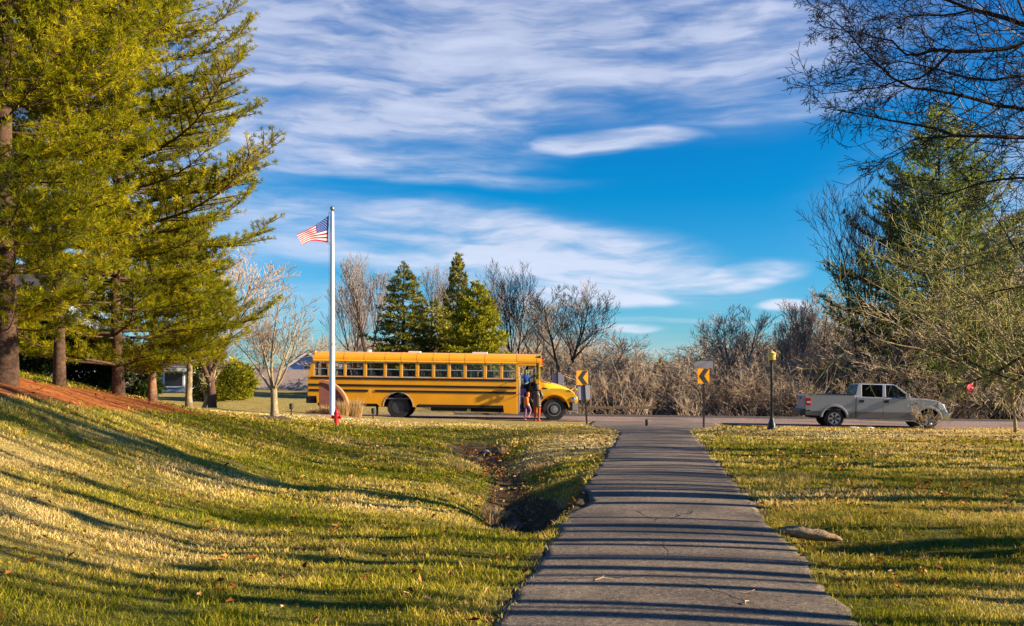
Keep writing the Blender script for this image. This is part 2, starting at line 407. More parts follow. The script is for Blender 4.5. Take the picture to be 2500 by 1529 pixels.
def asphalt(name, lo, hi, sc=1.0, cracks=True):
    m = bpy.data.materials.new(name); m.use_nodes = True; t = NT(m.node_tree); bs = m.node_tree.nodes['Principled BSDF']
    co = t.n('ShaderNodeTexCoord').outputs['Object']
    n1 = t.noise(co, 1.1 * sc, 5, .6); n2 = t.noise(co, 90 * sc, 3, .8); n4 = t.noise(co, 260, 2, .7)
    c = t.ramp(n1, [(.3, lo), (.7, hi)])
    agg = t.ramp(n2, [(.35, (.30, .30, .33)), (.5, (.95, .93, .9)), (.65, (2.3, 2.1, 1.9))])
    c = t.mix(1.0, c, agg, 'MULTIPLY')
    n5 = t.noise(co, 26 * sc, 5, .75); c = t.mix(1.0, c, t.ramp(n5, [(.34, (.45, .45, .50)), (.5, (1, .99, .97)), (.66, (1.75, 1.6, 1.4))]), 'MULTIPLY')
    stn = t.ss(t.noise(co, .55 * sc, 3, .5), .52, .62); c = t.mix(t.m('MULTIPLY', stn, .45), c, (.045, .040, .038))
    # pale chips
    chips = t.ss(n4, .66, .72)
    c = t.mix(t.m('MULTIPLY', chips, .5), c, (.42, .38, .33))
    h = t.m('MULTIPLY', n2, .6)
    if cracks:
        mp = t.n('ShaderNodeMapping'); t.put(mp.inputs[0], t.mix(.12, co, t.noise(co, 3.5, 4, .6, out=1)))
        mp.inputs['Scale'].default_value = (.95, .42, 1)
        vo = t.n('ShaderNodeTexVoronoi', feature='DISTANCE_TO_EDGE'); t.put(vo.inputs['Vector'], mp.outputs[0]); vo.inputs['Scale'].default_value = .62
        cr = t.m('MULTIPLY', t.m('SUBTRACT', 1.0, t.ss(vo.outputs['Distance'], .001, .005)), t.ss(t.noise(co, .8, 2, .5), .42, .58))
        c = t.mix(t.m('MULTIPLY', cr, .85), c, (.012, .011, .012))
        h = t.m('SUBTRACT', h, t.m('MULTIPLY', cr, 1.5))
    t.put(bs.inputs['Base Color'], c); bs.inputs['Roughness'].default_value = .85; bs.inputs['Specular IOR Level'].default_value = .25
    b = t.n('ShaderNodeBump'); b.inputs['Strength'].default_value = .8; b.inputs['Distance'].default_value = .01
    t.put(b.inputs['Height'], h); t.put(bs.inputs['Normal'], b.outputs[0])
    return m
# path
py_ = np.concatenate([np.arange(1.5, 31, .10), np.arange(31, 40.65, .15)])
K = 31
rows = []
for yy in py_:
    e = 1 - sstep(yy, 31, 34)
    l = -path_half(yy) + (fbm(np.array(yy * 1.6), np.array(2.0), 4) * .10 + fbm(np.array(yy * 7.3), np.array(4.0), 2) * .05) * e
    r = path_half(yy) + (fbm(np.array(yy * 1.7 + 9), np.array(8.0), 4) * .10 + fbm(np.array(yy * 6.7), np.array(1.0), 2) * .05) * e
    if 11.4 < yy < 14.0: l += .22 * math.sin((yy - 11.4) / 2.6 * math.pi)       # washed-out edge above the ditch
    xs = PATH_C(yy) + np.linspace(float(l), float(r), K)
    zs = H(xs, np.full(K, yy), fine=False)
    inb = pathdist(xs, np.full(K, yy))
    zs = zs + .035 * (1 - sstep(inb, -.12, -.02)) * (yy < 38.6)
    zs = (road_z(xs) * sstep(yy, 30, 40) + (.025 * (1 - np.clip((xs - PATH_C(yy)) / 1.2, -1.3, 1.3) ** 2) + fbm(xs * .2 + 40, np.full(K, yy * .45), 2) * .035) * (1 - sstep(yy, 30, 40))) + .012
    rows.append(np.stack([xs, np.full(K, yy), zs], -1))
P_ = np.array(rows); Rn = len(py_)
# skirt
lsk = P_[:, :1].copy(); lsk[:, :, 2] -= .09; lsk[:, :, 0] -= .02; rsk = P_[:, -1:].copy(); rsk[:, :, 2] -= .09; rsk[:, :, 0] += .02
P_ = np.concatenate([lsk, P_, rsk], 1); K2 = K + 2
vid = np.arange(Rn * K2).reshape(Rn, K2)
faces = np.stack([vid[:-1, :-1], vid[:-1, 1:], vid[1:, 1:], vid[1:, :-1]], -1).reshape(-1, 4)
path = np_mesh('path', P_.reshape(-1, 3), faces, asphalt('path_asphalt', (.095, .080, .070), (.195, .162, .130)), smooth=True)
tag(path, kind='structure')
# road: sheet on its corridor, continuing both ways
def sheet(name, x0, x1, nxn, ylo, yhi, zoff, m):
    xs = np.linspace(x0, x1, nxn); r = []
    for x in xs:
        a, b = ylo(x), yhi(x); ys = np.linspace(a, b, 5)
        r.append(np.stack([np.full(5, x), ys, road_z(np.full(5, x)) + zoff], -1))
    P = np.array(r); v_ = np.arange(nxn * 5).reshape(nxn, 5)
    fc = np.stack([v_[:-1, :-1], v_[1:, :-1], v_[1:, 1:], v_[:-1, 1:]], -1).reshape(-1, 4)
    return tag(np_mesh(name, P.reshape(-1, 3), fc, m), kind='structure')
near_edge = lambda x: 41.0 - 3.3 * float(sstep(np.array(x), 6.5, 11.5))
road = sheet('road', -70, 90, 160, near_edge, lambda x: 47.4, .004, asphalt('road_asphalt', (.17, .12, .11), (.27, .20, .18), .6, False))
# low asphalt kerb along the far side and along the near side right of the path
m_kerb = mat('kerb', (.10, .085, .08), .9, var=.3)
def kerb(name, x0, x1, yf, h):
    b = MB(); xs = np.linspace(x0, x1, 60); ring = []
    for x in xs:
        y = yf(x); z = float(road_z(np.array(x)))
        ring.append([(x, y, z - .03), (x, y + .16, z - .03), (x, y + .16, z + h), (x, y + .03, z + h)])
    b.loft(ring); return tag(b.build(name, m_kerb), kind='structure')
kerb('kerb', -3.0, 60, lambda x: 47.4, .11)
# dark culvert under the path
m_conc = mat('old_concrete', (.30, .27, .23), .9, var=.35, vscale=14, bump=.5, bscale=60)
# far hills
hb = []
xs = np.linspace(-420, 420, 160)
for k_, (yy, zz) in enumerate(((140, -6), (170, None), (230, None), (300, -6))):
    for x in xs: pass
def hills():
    ys = np.linspace(130, 330, 30); X2, Y2 = np.meshgrid(xs, ys, indexing='ij')
    Z2 = -6 + (9.5 + 5 * vnoise(X2 / 70 + 3, Y2 / 90) + 2.5 * vnoise(X2 / 18, Y2 / 30)) * np.sin((Y2 - 130) / 200 * math.pi) ** .7
    Z2 = Z2 + vnoise(X2 / 4, Y2 / 4) * 1.2
    n1_, n2_ = X2.shape; v_ = np.arange(n1_ * n2_).reshape(n1_, n2_)
    fc = np.stack([v_[:-1, :-1], v_[1:, :-1], v_[1:, 1:], v_[:-1, 1:]], -1).reshape(-1, 4)
    m = mat('hill_woods', (.23, .17, .12), .95, var=.5, vscale=.25)
    return tag(np_mesh('hills', np.stack([X2, Y2, Z2], -1).reshape(-1, 3), fc, m, smooth=True), kind='structure')
hills()

# ---------------------------------------------------------------- grass and leaves (stuff)
rng = np.random.RandomState(11)
def leafmat(name, stops, trans=.25, attrn='tint'):
    m = bpy.data.materials.new(name); m.use_nodes = True; t = NT(m.node_tree)
    for n in list(m.node_tree.nodes): m.node_tree.nodes.remove(n)
    a = t.n('ShaderNodeAttribute', attribute_name=attrn).outputs['Fac']
    c = t.ramp(a, stops)
    d = t.n('ShaderNodeBsdfDiffuse'); t.put(d.inputs[0], c)
    tr = t.n('ShaderNodeBsdfTranslucent'); t.put(tr.inputs[0], c)
    mx = t.n('ShaderNodeMixShader'); mx.inputs[0].default_value = trans
    t.put(mx.inputs[1], d.outputs[0]); t.put(mx.inputs[2], tr.outputs[0])
    o = t.n('ShaderNodeOutputMaterial'); t.put(o.inputs[0], mx.outputs[0]); return m
m_blade = leafmat('grass_blades', [(0.0, (.08, .12, .008)), (.25, (.20, .215, .012)), (.45, (.40, .34, .025)), (.66, (.62, .45, .09)), (1.0, (.80, .60, .28))], .3)
def scatter_grass():
    V = []; T = []
    zones = [(3.6, 8, 3600, .042, .0062), (8, 12, 2300, .043, .0088), (12, 18, 1050, .046, .0135), (18, 26, 460, .050, .021), (26, 37.2, 170, .055, .034)]
    for d0, d1, dens, hgt, wid in zones:
        w0 = .60 * d1 + .5
        n = int((d1 - d0) * 2 * w0 * dens)
        y = rng.uniform(d0, d1, n); x = rng.uniform(-w0, w0, n)
        k = (np.abs(x) < .58 * y + .4)
        pd = pathdist(x, y); k &= pd > -.10 + .12 * rng.rand(n)
        k &= ~((y > 36.5) & (x > 7))
        x, y, pd = x[k], y[k], pd[k]
        mm = mulch_mask(x, y); dm = dirt_mask(x, y)
        k = (rng.rand(len(x)) > mm * 1.3) & (rng.rand(len(x)) > np.clip(dm * 1.15, 0, .96))
        cl = fbm(x * 3.1, y * 3.1, 2)
        k &= rng.rand(len(x)) < .86 + cl * .6
        x, y, pd, cl = x[k], y[k], pd[k], cl[k]
        n = len(x); z = H(x, y)
        st = straw_lit_mask(x, y)
        big = fbm(x * .45 + 7, y * .45, 3)
        tint = np.clip(.49 + .06 * (x > PATH_C(y)) + big * .62 + cl * .22 + st * .42 + rng.normal(0, .17, n), 0, 1)
        hh = hgt * (.5 + 1.1 * rng.rand(n) ** 1.5) * (1 + 1.0 * cl) * (1 - .40 * st)
        ww = wid * (.7 + .6 * rng.rand(n))
        az = rng.uniform(0, 2 * math.pi, n); ln = rng.uniform(.1, 1.0, n) * hh * 1.1
        ax = rng.uniform(0, 2 * math.pi, n)
        sx, sy = np.cos(ax) * ww / 2, np.sin(ax) * ww / 2
        lx, ly = np.cos(az) * ln, np.sin(az) * ln
        b = np.stack([x, y, z - .006], -1)
        p0 = b + np.stack([-sx, -sy, 0 * x], -1); p1 = b + np.stack([sx, sy, 0 * x], -1)
        md = b + np.stack([lx * .4, ly * .4, hh * .62], -1)
        p2 = md + np.stack([sx * .75, sy * .75, 0 * x], -1); p3 = md - np.stack([sx * .75, sy * .75, 0 * x], -1)
        tp = b + np.stack([lx, ly, hh], -1)
        V.append(np.stack([p0, p1, p2, p3, tp], 1).reshape(-1, 3)); T.append(np.repeat(tint, 5))
    V = np.concatenate(V); T = np.concatenate(T); n = len(V) // 5
    i = np.arange(n)[:, None] * 5
    tri = np.concatenate([i + np.array([[0, 1, 2]]), i + np.array([[0, 2, 3]]), i + np.array([[3, 2, 4]])], 0)
    o = np_mesh('grass', V, tri, m_blade, fsize=3, attr={'tint': T})
    tag(o, 'short green and straw coloured grass blades covering the lawns beside the path', 'grass', kind='stuff')
    print('grass blades', n)
scatter_grass()
m_leaf = leafmat('dead_leaves', [(0.0, (.16, .05, .015)), (.4, (.42, .15, .035)), (.7, (.60, .28, .09)), (1.0, (.70, .48, .24))], .15)
def scatter_leaves():
    V = []; T = []
    extra = []
    def put(n, d0, d1, side, size, clump=0, pts=None):
        y = d0 + (d1 - d0) * rng.rand(n) ** .8; x = rng.uniform(-.58, .58, n) * y
        if pts is not None: x, y = pts[:, 0], pts[:, 1]
        if side: k = (x > PATH_C(y)) if side > 0 else (x < PATH_C(y)); x, y = x[k], y[k]
        pd = pathdist(x, y); k = (pd > .02) | (rng.rand(len(x)) < .012); k &= ~((y > 36.5) & (x > 7)); x, y = x[k], y[k]
        if clump: k = rng.rand(len(x)) < .4 + 1.6 * fbm(x * .5 + 3, y * .5, 2); x, y = x[k], y[k]
        z = H(x, y); onp = pathdist(x, y) < 0
        z = np.where(onp, z + .05, z + .03 + .02 * rng.rand(len(x)))
        for a, b, c in zip(x, y, z):
            s = size * (.6 + .8 * rng.rand()); q = Matrix.Rotation(rng.uniform(0, 6.28), 4, 'Z') @ Matrix.Rotation(rng.normal(0, .7), 4, 'X') @ Matrix.Rotation(rng.normal(0, .5), 4, 'Y')
            pts = []
            for j in range(10):
                rr = s * rng.uniform(.55, 1.1) if j % 2 == 0 else s * rng.uniform(.3, .6)
                if j == 0: rr *= 1.3
                an = j / 10 * 2 * math.pi; pts.append(q @ Vector((rr * 1.25 * math.cos(an), rr * .72 * math.sin(an), s * .45 * abs(math.sin(an)) + rng.uniform(0, .15) * s)))
            base = np.array([[a + p.x, b + p.y, c + p.z] for p in pts] + [[a, b, c]])
            V.append(base); T.append(np.full(11, rng.rand()))
    put(420, 4.8, 14, -1, .034); put(2600, 4.8, 14, 1, .030, 1); put(1300, 14, 36, -1, .045); put(5200, 12, 36, 1, .048, 1); put(900, 22, 34, -1, .05)
    nd_ = 420; tt = rng.rand(nd_); P0 = np.array([q[:2] for q in DITCH[:-1]]); ii = np.minimum((tt * (len(P0) - 1)).astype(int), len(P0) - 2); ff = (tt * (len(P0) - 1) - ii)[:, None]; Q = P0[ii] * (1 - ff) + P0[ii + 1] * ff + rng.normal(0, .35, (nd_, 2)); extra.append(Q)
    put(0, 5, 6, 0, .045, 0, pts=extra[0])
    V = np.concatenate(V); T = np.concatenate(T); n = len(V) // 11
    i = np.arange(n)[:, None] * 11
    tri = np.concatenate([i + np.array([[j, (j + 1) % 10, 10]]) for j in range(10)], 0)
    tag(np_mesh('fallen_leaves', V, tri, m_leaf, fsize=3, attr={'tint': T}), 'dry brown and orange fallen leaves scattered over the grass', 'leaves', kind='stuff')
scatter_leaves()
# ---------------------------------------------------------------- trees
def barkmat(name, col, var=.45, sc=10): return mat(name, col, .95, var=var, vscale=sc, bump=.8, bscale=30, spec=.1)
m_bark = barkmat('bark', (.105, .062, .042), .6, 14); m_bark_dark = barkmat('dark_bark', (.060, .045, .038)); m_bark_pale = barkmat('pale_bark', (.36, .27, .16))
m_wood_twig = mat('tan_wood_twigs', (.40, .295, .205), .9, var=.5, vscale=.5, spec=.1)
m_twig = mat('brown_twigs', (.44, .335, .245), .9, var=.4, vscale=.6, spec=.1); m_twig_grey = mat('grey_twigs', (.30, .25, .225), .9, var=.3, vscale=.8, spec=.1)
m_twig_dark = mat('dark_twigs', (.05, .038, .036), .9, spec=.1); m_twig_moss = mat('lichen_twigs', (.33, .29, .11), .9, var=.45, vscale=3, spec=.1)
m_twig_tan = mat('tan_twigs', (.33, .24, .15), .9, var=.3, vscale=2, spec=.1)
m_bark_red = barkmat('red_bark', (.25, .14, .085))

def segs_mesh(name, S, m, parent, n=3):
    """S: list of (p0, p1, r0, r1) tuples -> one mesh of thin prisms"""
    A = np.array([[*a, *b, r, q] for a, b, r, q in S], dtype=np.float64)
    return segs_np(name, A, m, parent, n)
def segs_np(name, A, m, parent, n=3):
    p0, p1, r0, r1 = A[:, :3], A[:, 3:6], A[:, 6:7], A[:, 7:8]
    d = p1 - p0; d /= np.linalg.norm(d, axis=1, keepdims=True) + 1e-9
    ref = np.where(np.abs(d[:, 2:3]) < .9, np.array([[0, 0, 1.]]), np.array([[1., 0, 0]]))
    a = np.cross(d, ref); a /= np.linalg.norm(a, axis=1, keepdims=True) + 1e-9; b = np.cross(d, a)
    vs = []
    for p, r in ((p0, r0), (p1, r1)):
        for k in range(n):
            t = 2 * math.pi * k / n; vs.append(p + (a * math.cos(t) + b * math.sin(t)) * r)
    V = np.stack(vs, 1).reshape(-1, 3); i = np.arange(len(A))[:, None] * 2 * n
    fc = np.concatenate([i + np.array([[k, (k + 1) % n, n + (k + 1) % n, n + k]]) for k in range(n)], 0)
    return np_mesh(name, V, fc, m, parent)

class Tree:
    """bare branching tree; grows into .trunk (thick tubes) and .segs (thin prisms)"""
    def __init__(s, seed): s.r = random.Random(seed); s.trunk = MB(); s.segs = []
    def rv(s, a): return Vector((s.r.uniform(-a, a), s.r.uniform(-a, a), s.r.uniform(-a, a)))
    def branch(s, p, d, L, r, lv, maxlv, up, wig, kids, ang, minr, thick=.03, tipr=.25, leftover=None):
        n = max(2, int(3 + L * 1.2)) if lv < 2 else (3 if lv < maxlv else 2)
        if leftover: n = leftover
        pts = [Vector(p)]; rs = [r]; d = Vector(d).normalized(); dirs = [d]
        for i in range(n):
            d = (d + s.rv(wig) + Vector((0, 0, up / n))).normalized()
            pts.append(pts[-1] + d * (L / n)); rs.append(max(minr, r * (1 - (1 - tipr) * (i + 1) / n))); dirs.append(d)
        s.emit(pts, rs, thick)
        if lv >= maxlv: return pts
        s.spawn(pts, rs, dirs, L, lv, maxlv, up, wig, kids, ang, minr, thick)
        return pts
    def emit(s, pts, rs, thick):
        if rs[0] >= thick: s.trunk.tube(pts, rs, 7, cap=False)
        else:
            for i in range(len(pts) - 1): s.segs.append((pts[i], pts[i + 1], rs[i], rs[i + 1]))
    def spawn(s, pts, rs, dirs, L, lv, maxlv, up, wig, kids, ang, minr, thick, f0=None, rot0=None):
        k = kids[min(lv, len(kids) - 1)]; f0 = (.22 if lv else .3) if f0 is None else f0
        rot = s.r.uniform(0, 6.28)
        for j in range(k):
            f = f0 + (1 - f0) * (j + s.r.random() * .8) / k; f = min(f, .985)
            x = f * (len(pts) - 1); i = int(x); t = x - i
            p = pts[i].lerp(pts[i + 1], t); dd = dirs[min(i + 1, len(dirs) - 1)]; rr = rs[i] * (1 - t) + rs[i + 1] * t
            rot += 2.4 + s.r.uniform(-.5, .5)
            a = dd.orthogonal().normalized(); a = Matrix.Rotation(rot, 3, dd) @ a
            an = R(ang[min(lv, len(ang) - 1)] * s.r.uniform(.7, 1.25))
            nd = (dd * math.cos(an) + a * math.sin(an)).normalized()
            ls = L * (s.r.uniform(.42, .72)) * (1.05 - .55 * f)
            s.branch(p, nd, ls, max(minr, rr * s.r.uniform(.45, .7)), lv + 1, maxlv, up, wig, kids, ang, minr, thick)
    def build(s, root, mt, ms, n=3, nt='trunk', nc='crown'):
        if s.trunk.v: s.trunk.build(nt, mt, root, smooth=True, fixn=False)
        if s.segs: segs_mesh(nc, s.segs, ms, root, n)
def bare_proto(seed, h, r, forks=3, lv=4, kids=(9, 7, 6, 4), ang=(42, 40, 42, 42), up=.35, wig=.10, minr=.008, spread=.35, low=.25):
    """upright bare tree, several leaders; returns Tree"""
    t = Tree(seed); p = Vector((0, 0, -.2)); d = Vector((t.r.uniform(-.06, .06), t.r.uniform(-.06, .06), 1)).normalized()
    tl = h * low; pts = [p]; rs = [r * 1.35]
    for i in range(4):
        d = (d + t.rv(.04)).normalized(); pts.append(pts[-1] + d * (tl + .2) / 4); rs.append(r * (1 - .04 * i))
    t.trunk.tube(pts, rs, 9, cap=False)
    a0 = t.r.uniform(0, 6.28)
    for k in range(forks):
        a = a0 + k * 2 * math.pi / forks + t.r.uniform(-.4, .4); sp = spread * t.r.uniform(.5, 1.2)
        nd = (d + Vector((math.cos(a) * sp, math.sin(a) * sp, 0))).normalized()
        t.branch(pts[-1] - d * t.r.uniform(0, tl * .25), nd, (h - tl) * t.r.uniform(.75, 1.02), r * .58 if forks > 1 else r * .85, 0, lv - 1, up, wig, kids, ang, minr, thick=.035)
    return t
def place(proto_parts, name, label, cat, loc, rz, sc, group=None):
    o = thing(name, label, cat, loc, rz, group); o.scale = (sc, sc, sc) if not hasattr(sc, '__len__') else sc
    for pp in proto_parts:
        c = pp.copy(); COL.objects.link(c); c.parent = o
    return o
class Proto:
    """builds the parts once; the first placement owns them, later ones are copies sharing the mesh"""
    def __init__(s, tree, mt, ms, n=3): s.tree = tree; s.mt = mt; s.ms = ms; s.n = n; s.parts = None
    def put(s, name, label, cat, loc, rz=0., sc=1., group=None):
        if s.parts is None:
            o = thing(name, label, cat, loc, rz, group); s.tree.build(o, s.mt, s.ms, s.n)
            s.parts = list(o.children); s.tree = None
        else:
            o = thing(name, label, cat, loc, rz, group)
            for pp in s.parts:
                c = pp.copy(); COL.objects.link(c); c.parent = o
        o.scale = (sc, sc, sc) if not hasattr(sc, '__len__') else sc
        return o

# ---- conifers
def needle_mat(name, a, b, c, trans=.25): return leafmat(name, [(0.0, a), (.5, b), (1.0, c)], trans)
m_pine = needle_mat('pine_needles', (.05, .085, .010), (.28, .275, .012), (.78, .62, .02), .45)
m_pine_far = needle_mat('far_pine_needles', (.07, .12, .045), (.22, .27, .07), (.62, .56, .08), .4)
m_spruce = needle_mat('spruce_needles', (.055, .062, .014), (.17, .17, .03), (.42, .36, .07), .25)
m_arbor = needle_mat('light_evergreen', (.10, .11, .012), (.30, .29, .02), (.56, .48, .04), .3)
m_shrub = needle_mat('shrub_leaves', (.015, .030, .010), (.035, .055, .015), (.06, .09, .02), .15)
def tufts_mesh(name, P, D, m, parent, L, Wd, k, spread, rng_, tint):
    """P (n,3) tuft centres, D (n,3) tuft axes; k blades per tuft, each a thin triangle"""
    n = len(P); P = np.repeat(P, k, 0); D = np.repeat(D, k, 0); tint = np.repeat(tint, k)
    d = D + rng_.normal(0, spread, (n * k, 3)); d /= np.linalg.norm(d, axis=1, keepdims=True) + 1e-9
    s_ = np.cross(d, rng_.normal(0, 1, (n * k, 3))); s_ /= np.linalg.norm(s_, axis=1, keepdims=True) + 1e-9
    l = L * rng_.uniform(.7, 1.25, (n * k, 1)); w = Wd * rng_.uniform(.7, 1.3, (n * k, 1))
    V = np.stack([P - s_ * w * .35, P + d * l * .55 + s_ * w * .5, P + d * l, P + d * l * .55 - s_ * w * .5], 1).reshape(-1, 3)
    i = np.arange(n * k)[:, None] * 4
    return np_mesh(name, V, i + np.array([[0, 1, 2, 3]]), m, parent, attr={'tint': np.repeat(np.clip(tint + rng_.normal(0, .08, n * k), 0, 1), 4)})
def conifer(name, label, loc, h, r, prof, seed, limbs, m_needle, mb, L=.14, Wd=.018, k=8, spread=.55, up=.5, droop=-.1, tuft_step=.16, side_step=.28, base=.12,
            side_len=.42, gap=0.0, lvar=.12, cat='tree', tint_bias=0.0, limbr=.03, group=None, stagger=.0, lean=(0, 0), tipup=.5):
    """trunk with whorled limbs; prof(t) = crown radius at relative height t; limbs carry side shoots, shoots carry needle tufts"""
    rr = random.Random(seed); rn = np.random.RandomState(seed)
    root = thing(name, label, cat, loc, 0, group)
    tk = MB(); n = 14; pts = []; rs = []
    for i in range(n + 1):
        t = i / n; pts.append(Vector((math.sin(i * 1.3 + seed) * .04 * h / 12 + lean[0] * t * t * h, math.cos(i * 1.7 + seed) * .04 * h / 12 + lean[1] * t * t * h, t * h - .25 * (i == 0)))); rs.append(max(.012, r * (1.3 if i == 0 else (1 - t) ** .85)))
    tk.tube(pts, rs, 10, cap=False)
    P = []; D = []; T = []; S = []
    z = base * h
    while z < h * .985:
        t = z / h; nb = limbs if t < .85 else max(3, limbs - 1)
        R0 = prof(t); a0 = rr.uniform(0, 6.28)
        for b in range(nb):
            if rr.random() < gap: continue
            a = a0 + b * 6.283 / nb + rr.uniform(-.35, .35); Lb = R0 * rr.uniform(.80 - lvar, 1 + lvar)
            if Lb < .12: continue
            ctr_i = min(n - 1, int(t * n)); f_ = t * n - ctr_i; c0 = pts[ctr_i].lerp(pts[ctr_i + 1], f_) + Vector((0, 0, rr.uniform(-.15, .15)))
            hd = Vector((math.cos(a), math.sin(a), 0)); el0 = up * (.35 + .9 * t) + droop + rr.uniform(-.12, .12)
            m_ = max(3, int(Lb / .45)); q = [c0]; dirs = []
            for i in range(m_):
                u_ = (i + 1) / m_; el = el0 - .18 * math.sin(u_ * math.pi) + tipup * u_ ** 2.2
                dd = (hd * math.cos(el) + Vector((0, 0, math.sin(el)))).normalized(); hd = (hd + Vector((rr.uniform(-.08, .08), rr.uniform(-.08, .08), 0))).normalized()
                q.append(q[-1] + dd * Lb / m_); dirs.append(dd)
            lr = max(.008, limbr * Lb / 3)
            for i in range(m_):
                S.append((q[i], q[i + 1], lr * (1 - .85 * i / m_), lr * (1 - .85 * (i + 1) / m_)))
            # side shoots
            dist = Lb * .22 + rr.random() * side_step; sg = 1
            tb = rr.gauss(0, .10)
            while dist < Lb:
                u_ = dist / Lb; x = u_ * m_; i = min(m_ - 1, int(x)); p = q[i].lerp(q[i + 1], x - i); dd = dirs[i]
                side = dd.cross(Vector((0, 0, 1))).normalized() * sg; sg = -sg
                sl = min(Lb * .5, side_len * (1.25 - u_) * (1 + .25 * Lb)) * rr.uniform(.6, 1.2) + .08
                sd_ = (dd * .75 + side * rr.uniform(.5, .95) + Vector((0, 0, rr.uniform(-.1, .35)))).normalized()
                e = p + sd_ * sl
                S.append((p, e, lr * .35, .004))
                nt = max(1, int(sl / tuft_step))
                for j in range(nt + 1):
                    w_ = (j + .5 + rr.uniform(-.3, .3)) / (nt + 1)
                    P.append(p.lerp(e, w_) + Vector((rr.uniform(-.05, .05), rr.uniform(-.05, .05), rr.uniform(-.02, .06)))); D.append(sd_ + Vector((0, 0, .35))); T.append(.5 + tb + rr.gauss(0, .12))
                dist += side_step * rr.uniform(.7, 1.3)
            P.append(q[-1]); D.append(dirs[-1]); T.append(.55 + tb)
        z += rr.uniform(.75, 1.2) * (.30 + .20 * (1 - t)) * (1 + stagger)
    # leader
    for i in range(int(8)): P.append(pts[-1] - Vector((0, 0, i * .1))); D.append(Vector((0, 0, 1))); T.append(.5)
    P = np.array([tuple(p) for p in P]); D = np.array([tuple(p) for p in D]); T = np.clip(np.array(T) + tint_bias, 0, 1)
    tk.build('trunk', mb, root, smooth=True, fixn=False)
    segs_mesh('branches', S, mb, root, 4)
    tufts_mesh('crown', P, D, m_needle, root, L, Wd, k, spread, rn, T)
    return root, len(P) * k

# --- the stand of white pines on the left bank
def prof_broad(rm):
    return lambda t: rm * float(np.interp(t, [0, .10, .17, .24, .46, .60, .72, .85, 1], [.70, .76, .86, 1, .90, .62, .42, .26, .05]))
def prof_pine(rm, lo=.15, full=.35, top=1.0, pw=.8):
    def f(t):
        if t < full: return rm * (.62 + .38 * (t - lo) / max(.01, full - lo))
        return rm * max(.02, (1 - (t - full) / (top - full))) ** pw
    return f
tot = 0
PINES = [  # px of base, distance, height, trunk radius, crown radius, base fraction, label
    (12, 17.0, 15.0, .19, 2.7, .075, 'thick trunked pine at the left edge, its boughs filling the top left corner'),
    (140, 19.5, 17.0, .11, 2.7, .15, 'tall pine with slim brown trunk, second from left on the orange needle bed'),
    (285, 23.0, 16.0, .13, 4.0, .055, 'broad tall pine whose upswept right boughs reach out toward the flagpole'),
]
for i, (px, d, h, r, cr, bs_, lb) in enumerate(PINES):
    p = gpt(px, d)
    o, c = conifer('pine_tree', lb, p, h, r, prof_broad(4.5) if i == 2 else prof_pine(cr, bs_, .42, 1.0, .62), 31 + i * 7, 7, m_pine, m_bark, stagger=0 if i < 2 else .35, lvar=.12 if i < 2 else .22, L=.125, Wd=.012, k=22, spread=.85, base=bs_, side_step=.15, tuft_step=.11, side_len=.70, up=.42, droop=-.06, tipup=.62, gap=.06,
                   group='pines on the left bank', limbr=.035)
    tot += c
p = gpt(372, 25.5)
o, c = conifer('pine_tree', 'shorter yellowish pine with reddish trunk between the broad pine and the pale trunk', p, 6.4, .12, prof_pine(2.7, .18, .4, 1.0, .7), 77, 8, m_pine, m_bark_red, L=.16, Wd=.018, k=14, base=.18, side_step=.15, tuft_step=.11, side_len=.5, up=.3, droop=-.15, gap=.1, group='pines on the left bank')
p = gpt(462, 26.5)
o, c = conifer('pine_tree', 'small pine on a straight pale trunk, farthest right of the left bank pines', p, 5.4, .10, prof_pine(1.9, .25, .45, 1.0, .7), 91, 8, m_pine, m_bark_pale, L=.16, Wd=.018, k=14, base=.28, side_step=.15, tuft_step=.11, side_len=.45, up=.2, droop=-.2, gap=.1, group='pines on the left bank')

# --- big pine behind the pickup
p = gpt(2292, 58)
conifer('pine_tree', 'big dark conical pine standing behind the silver pickup truck', p, EYE + (HZ - 255) / F * 58 - p.z, .3, lambda t: 7.8 * float(np.interp(t, [0, .08, .2, .4, .6, .75, .88, 1], [.7, .85, 1, .86, .62, .42, .22, .03])), 5, 8, m_pine_far, m_bark_dark, L=.30, Wd=.05, k=8, base=.08, side_step=.34, tuft_step=.24, side_len=.8, up=.45, droop=.0, tipup=.5, gap=.14, stagger=.35, lvar=.2)
# --- evergreens behind the bus
p = gpt(985, 58); conifer('spruce_tree', 'dark narrow spruce behind the middle of the bus, left of the two tall evergreens', p, EYE + (HZ - 643) / F * 58 - p.z, .2, lambda t: 4.0 * (1 - t) ** .85 * (1 if t > .05 else .8), 17, 7, m_spruce, m_bark_dark, L=.28, Wd=.06, k=8, base=.05, side_step=.24, tuft_step=.2, side_len=.6, up=.1, droop=-.25, tipup=.35, spread=.6)
p = gpt(1118, 62); conifer('spruce_tree', 'tall evergreen with a thin ragged spire behind the bus', p, EYE + (HZ - 630) / F * 62 - p.z, .2, lambda t: 2.5 * (1 - t) ** .85 + .2, 19, 6, m_spruce, m_bark_dark, L=.28, Wd=.06, k=8, base=.05, side_step=.26, tuft_step=.22, side_len=.5, up=.6, droop=.1, tipup=.6, tint_bias=.08)
p = gpt(1165, 57); conifer('evergreen_tree', 'bright yellow green cone shaped evergreen behind the bus, nearest the tall bare trees', p, EYE + (HZ - 690) / F * 57 - p.z, .2, lambda t: 3.8 * (1 - t) ** .8, 23, 8, m_arbor, m_bark_dark, L=.26, Wd=.07, k=9, base=.04, side_step=.2, tuft_step=.18, side_len=.5, up=.2, droop=-.1, tipup=.3, spread=.7)
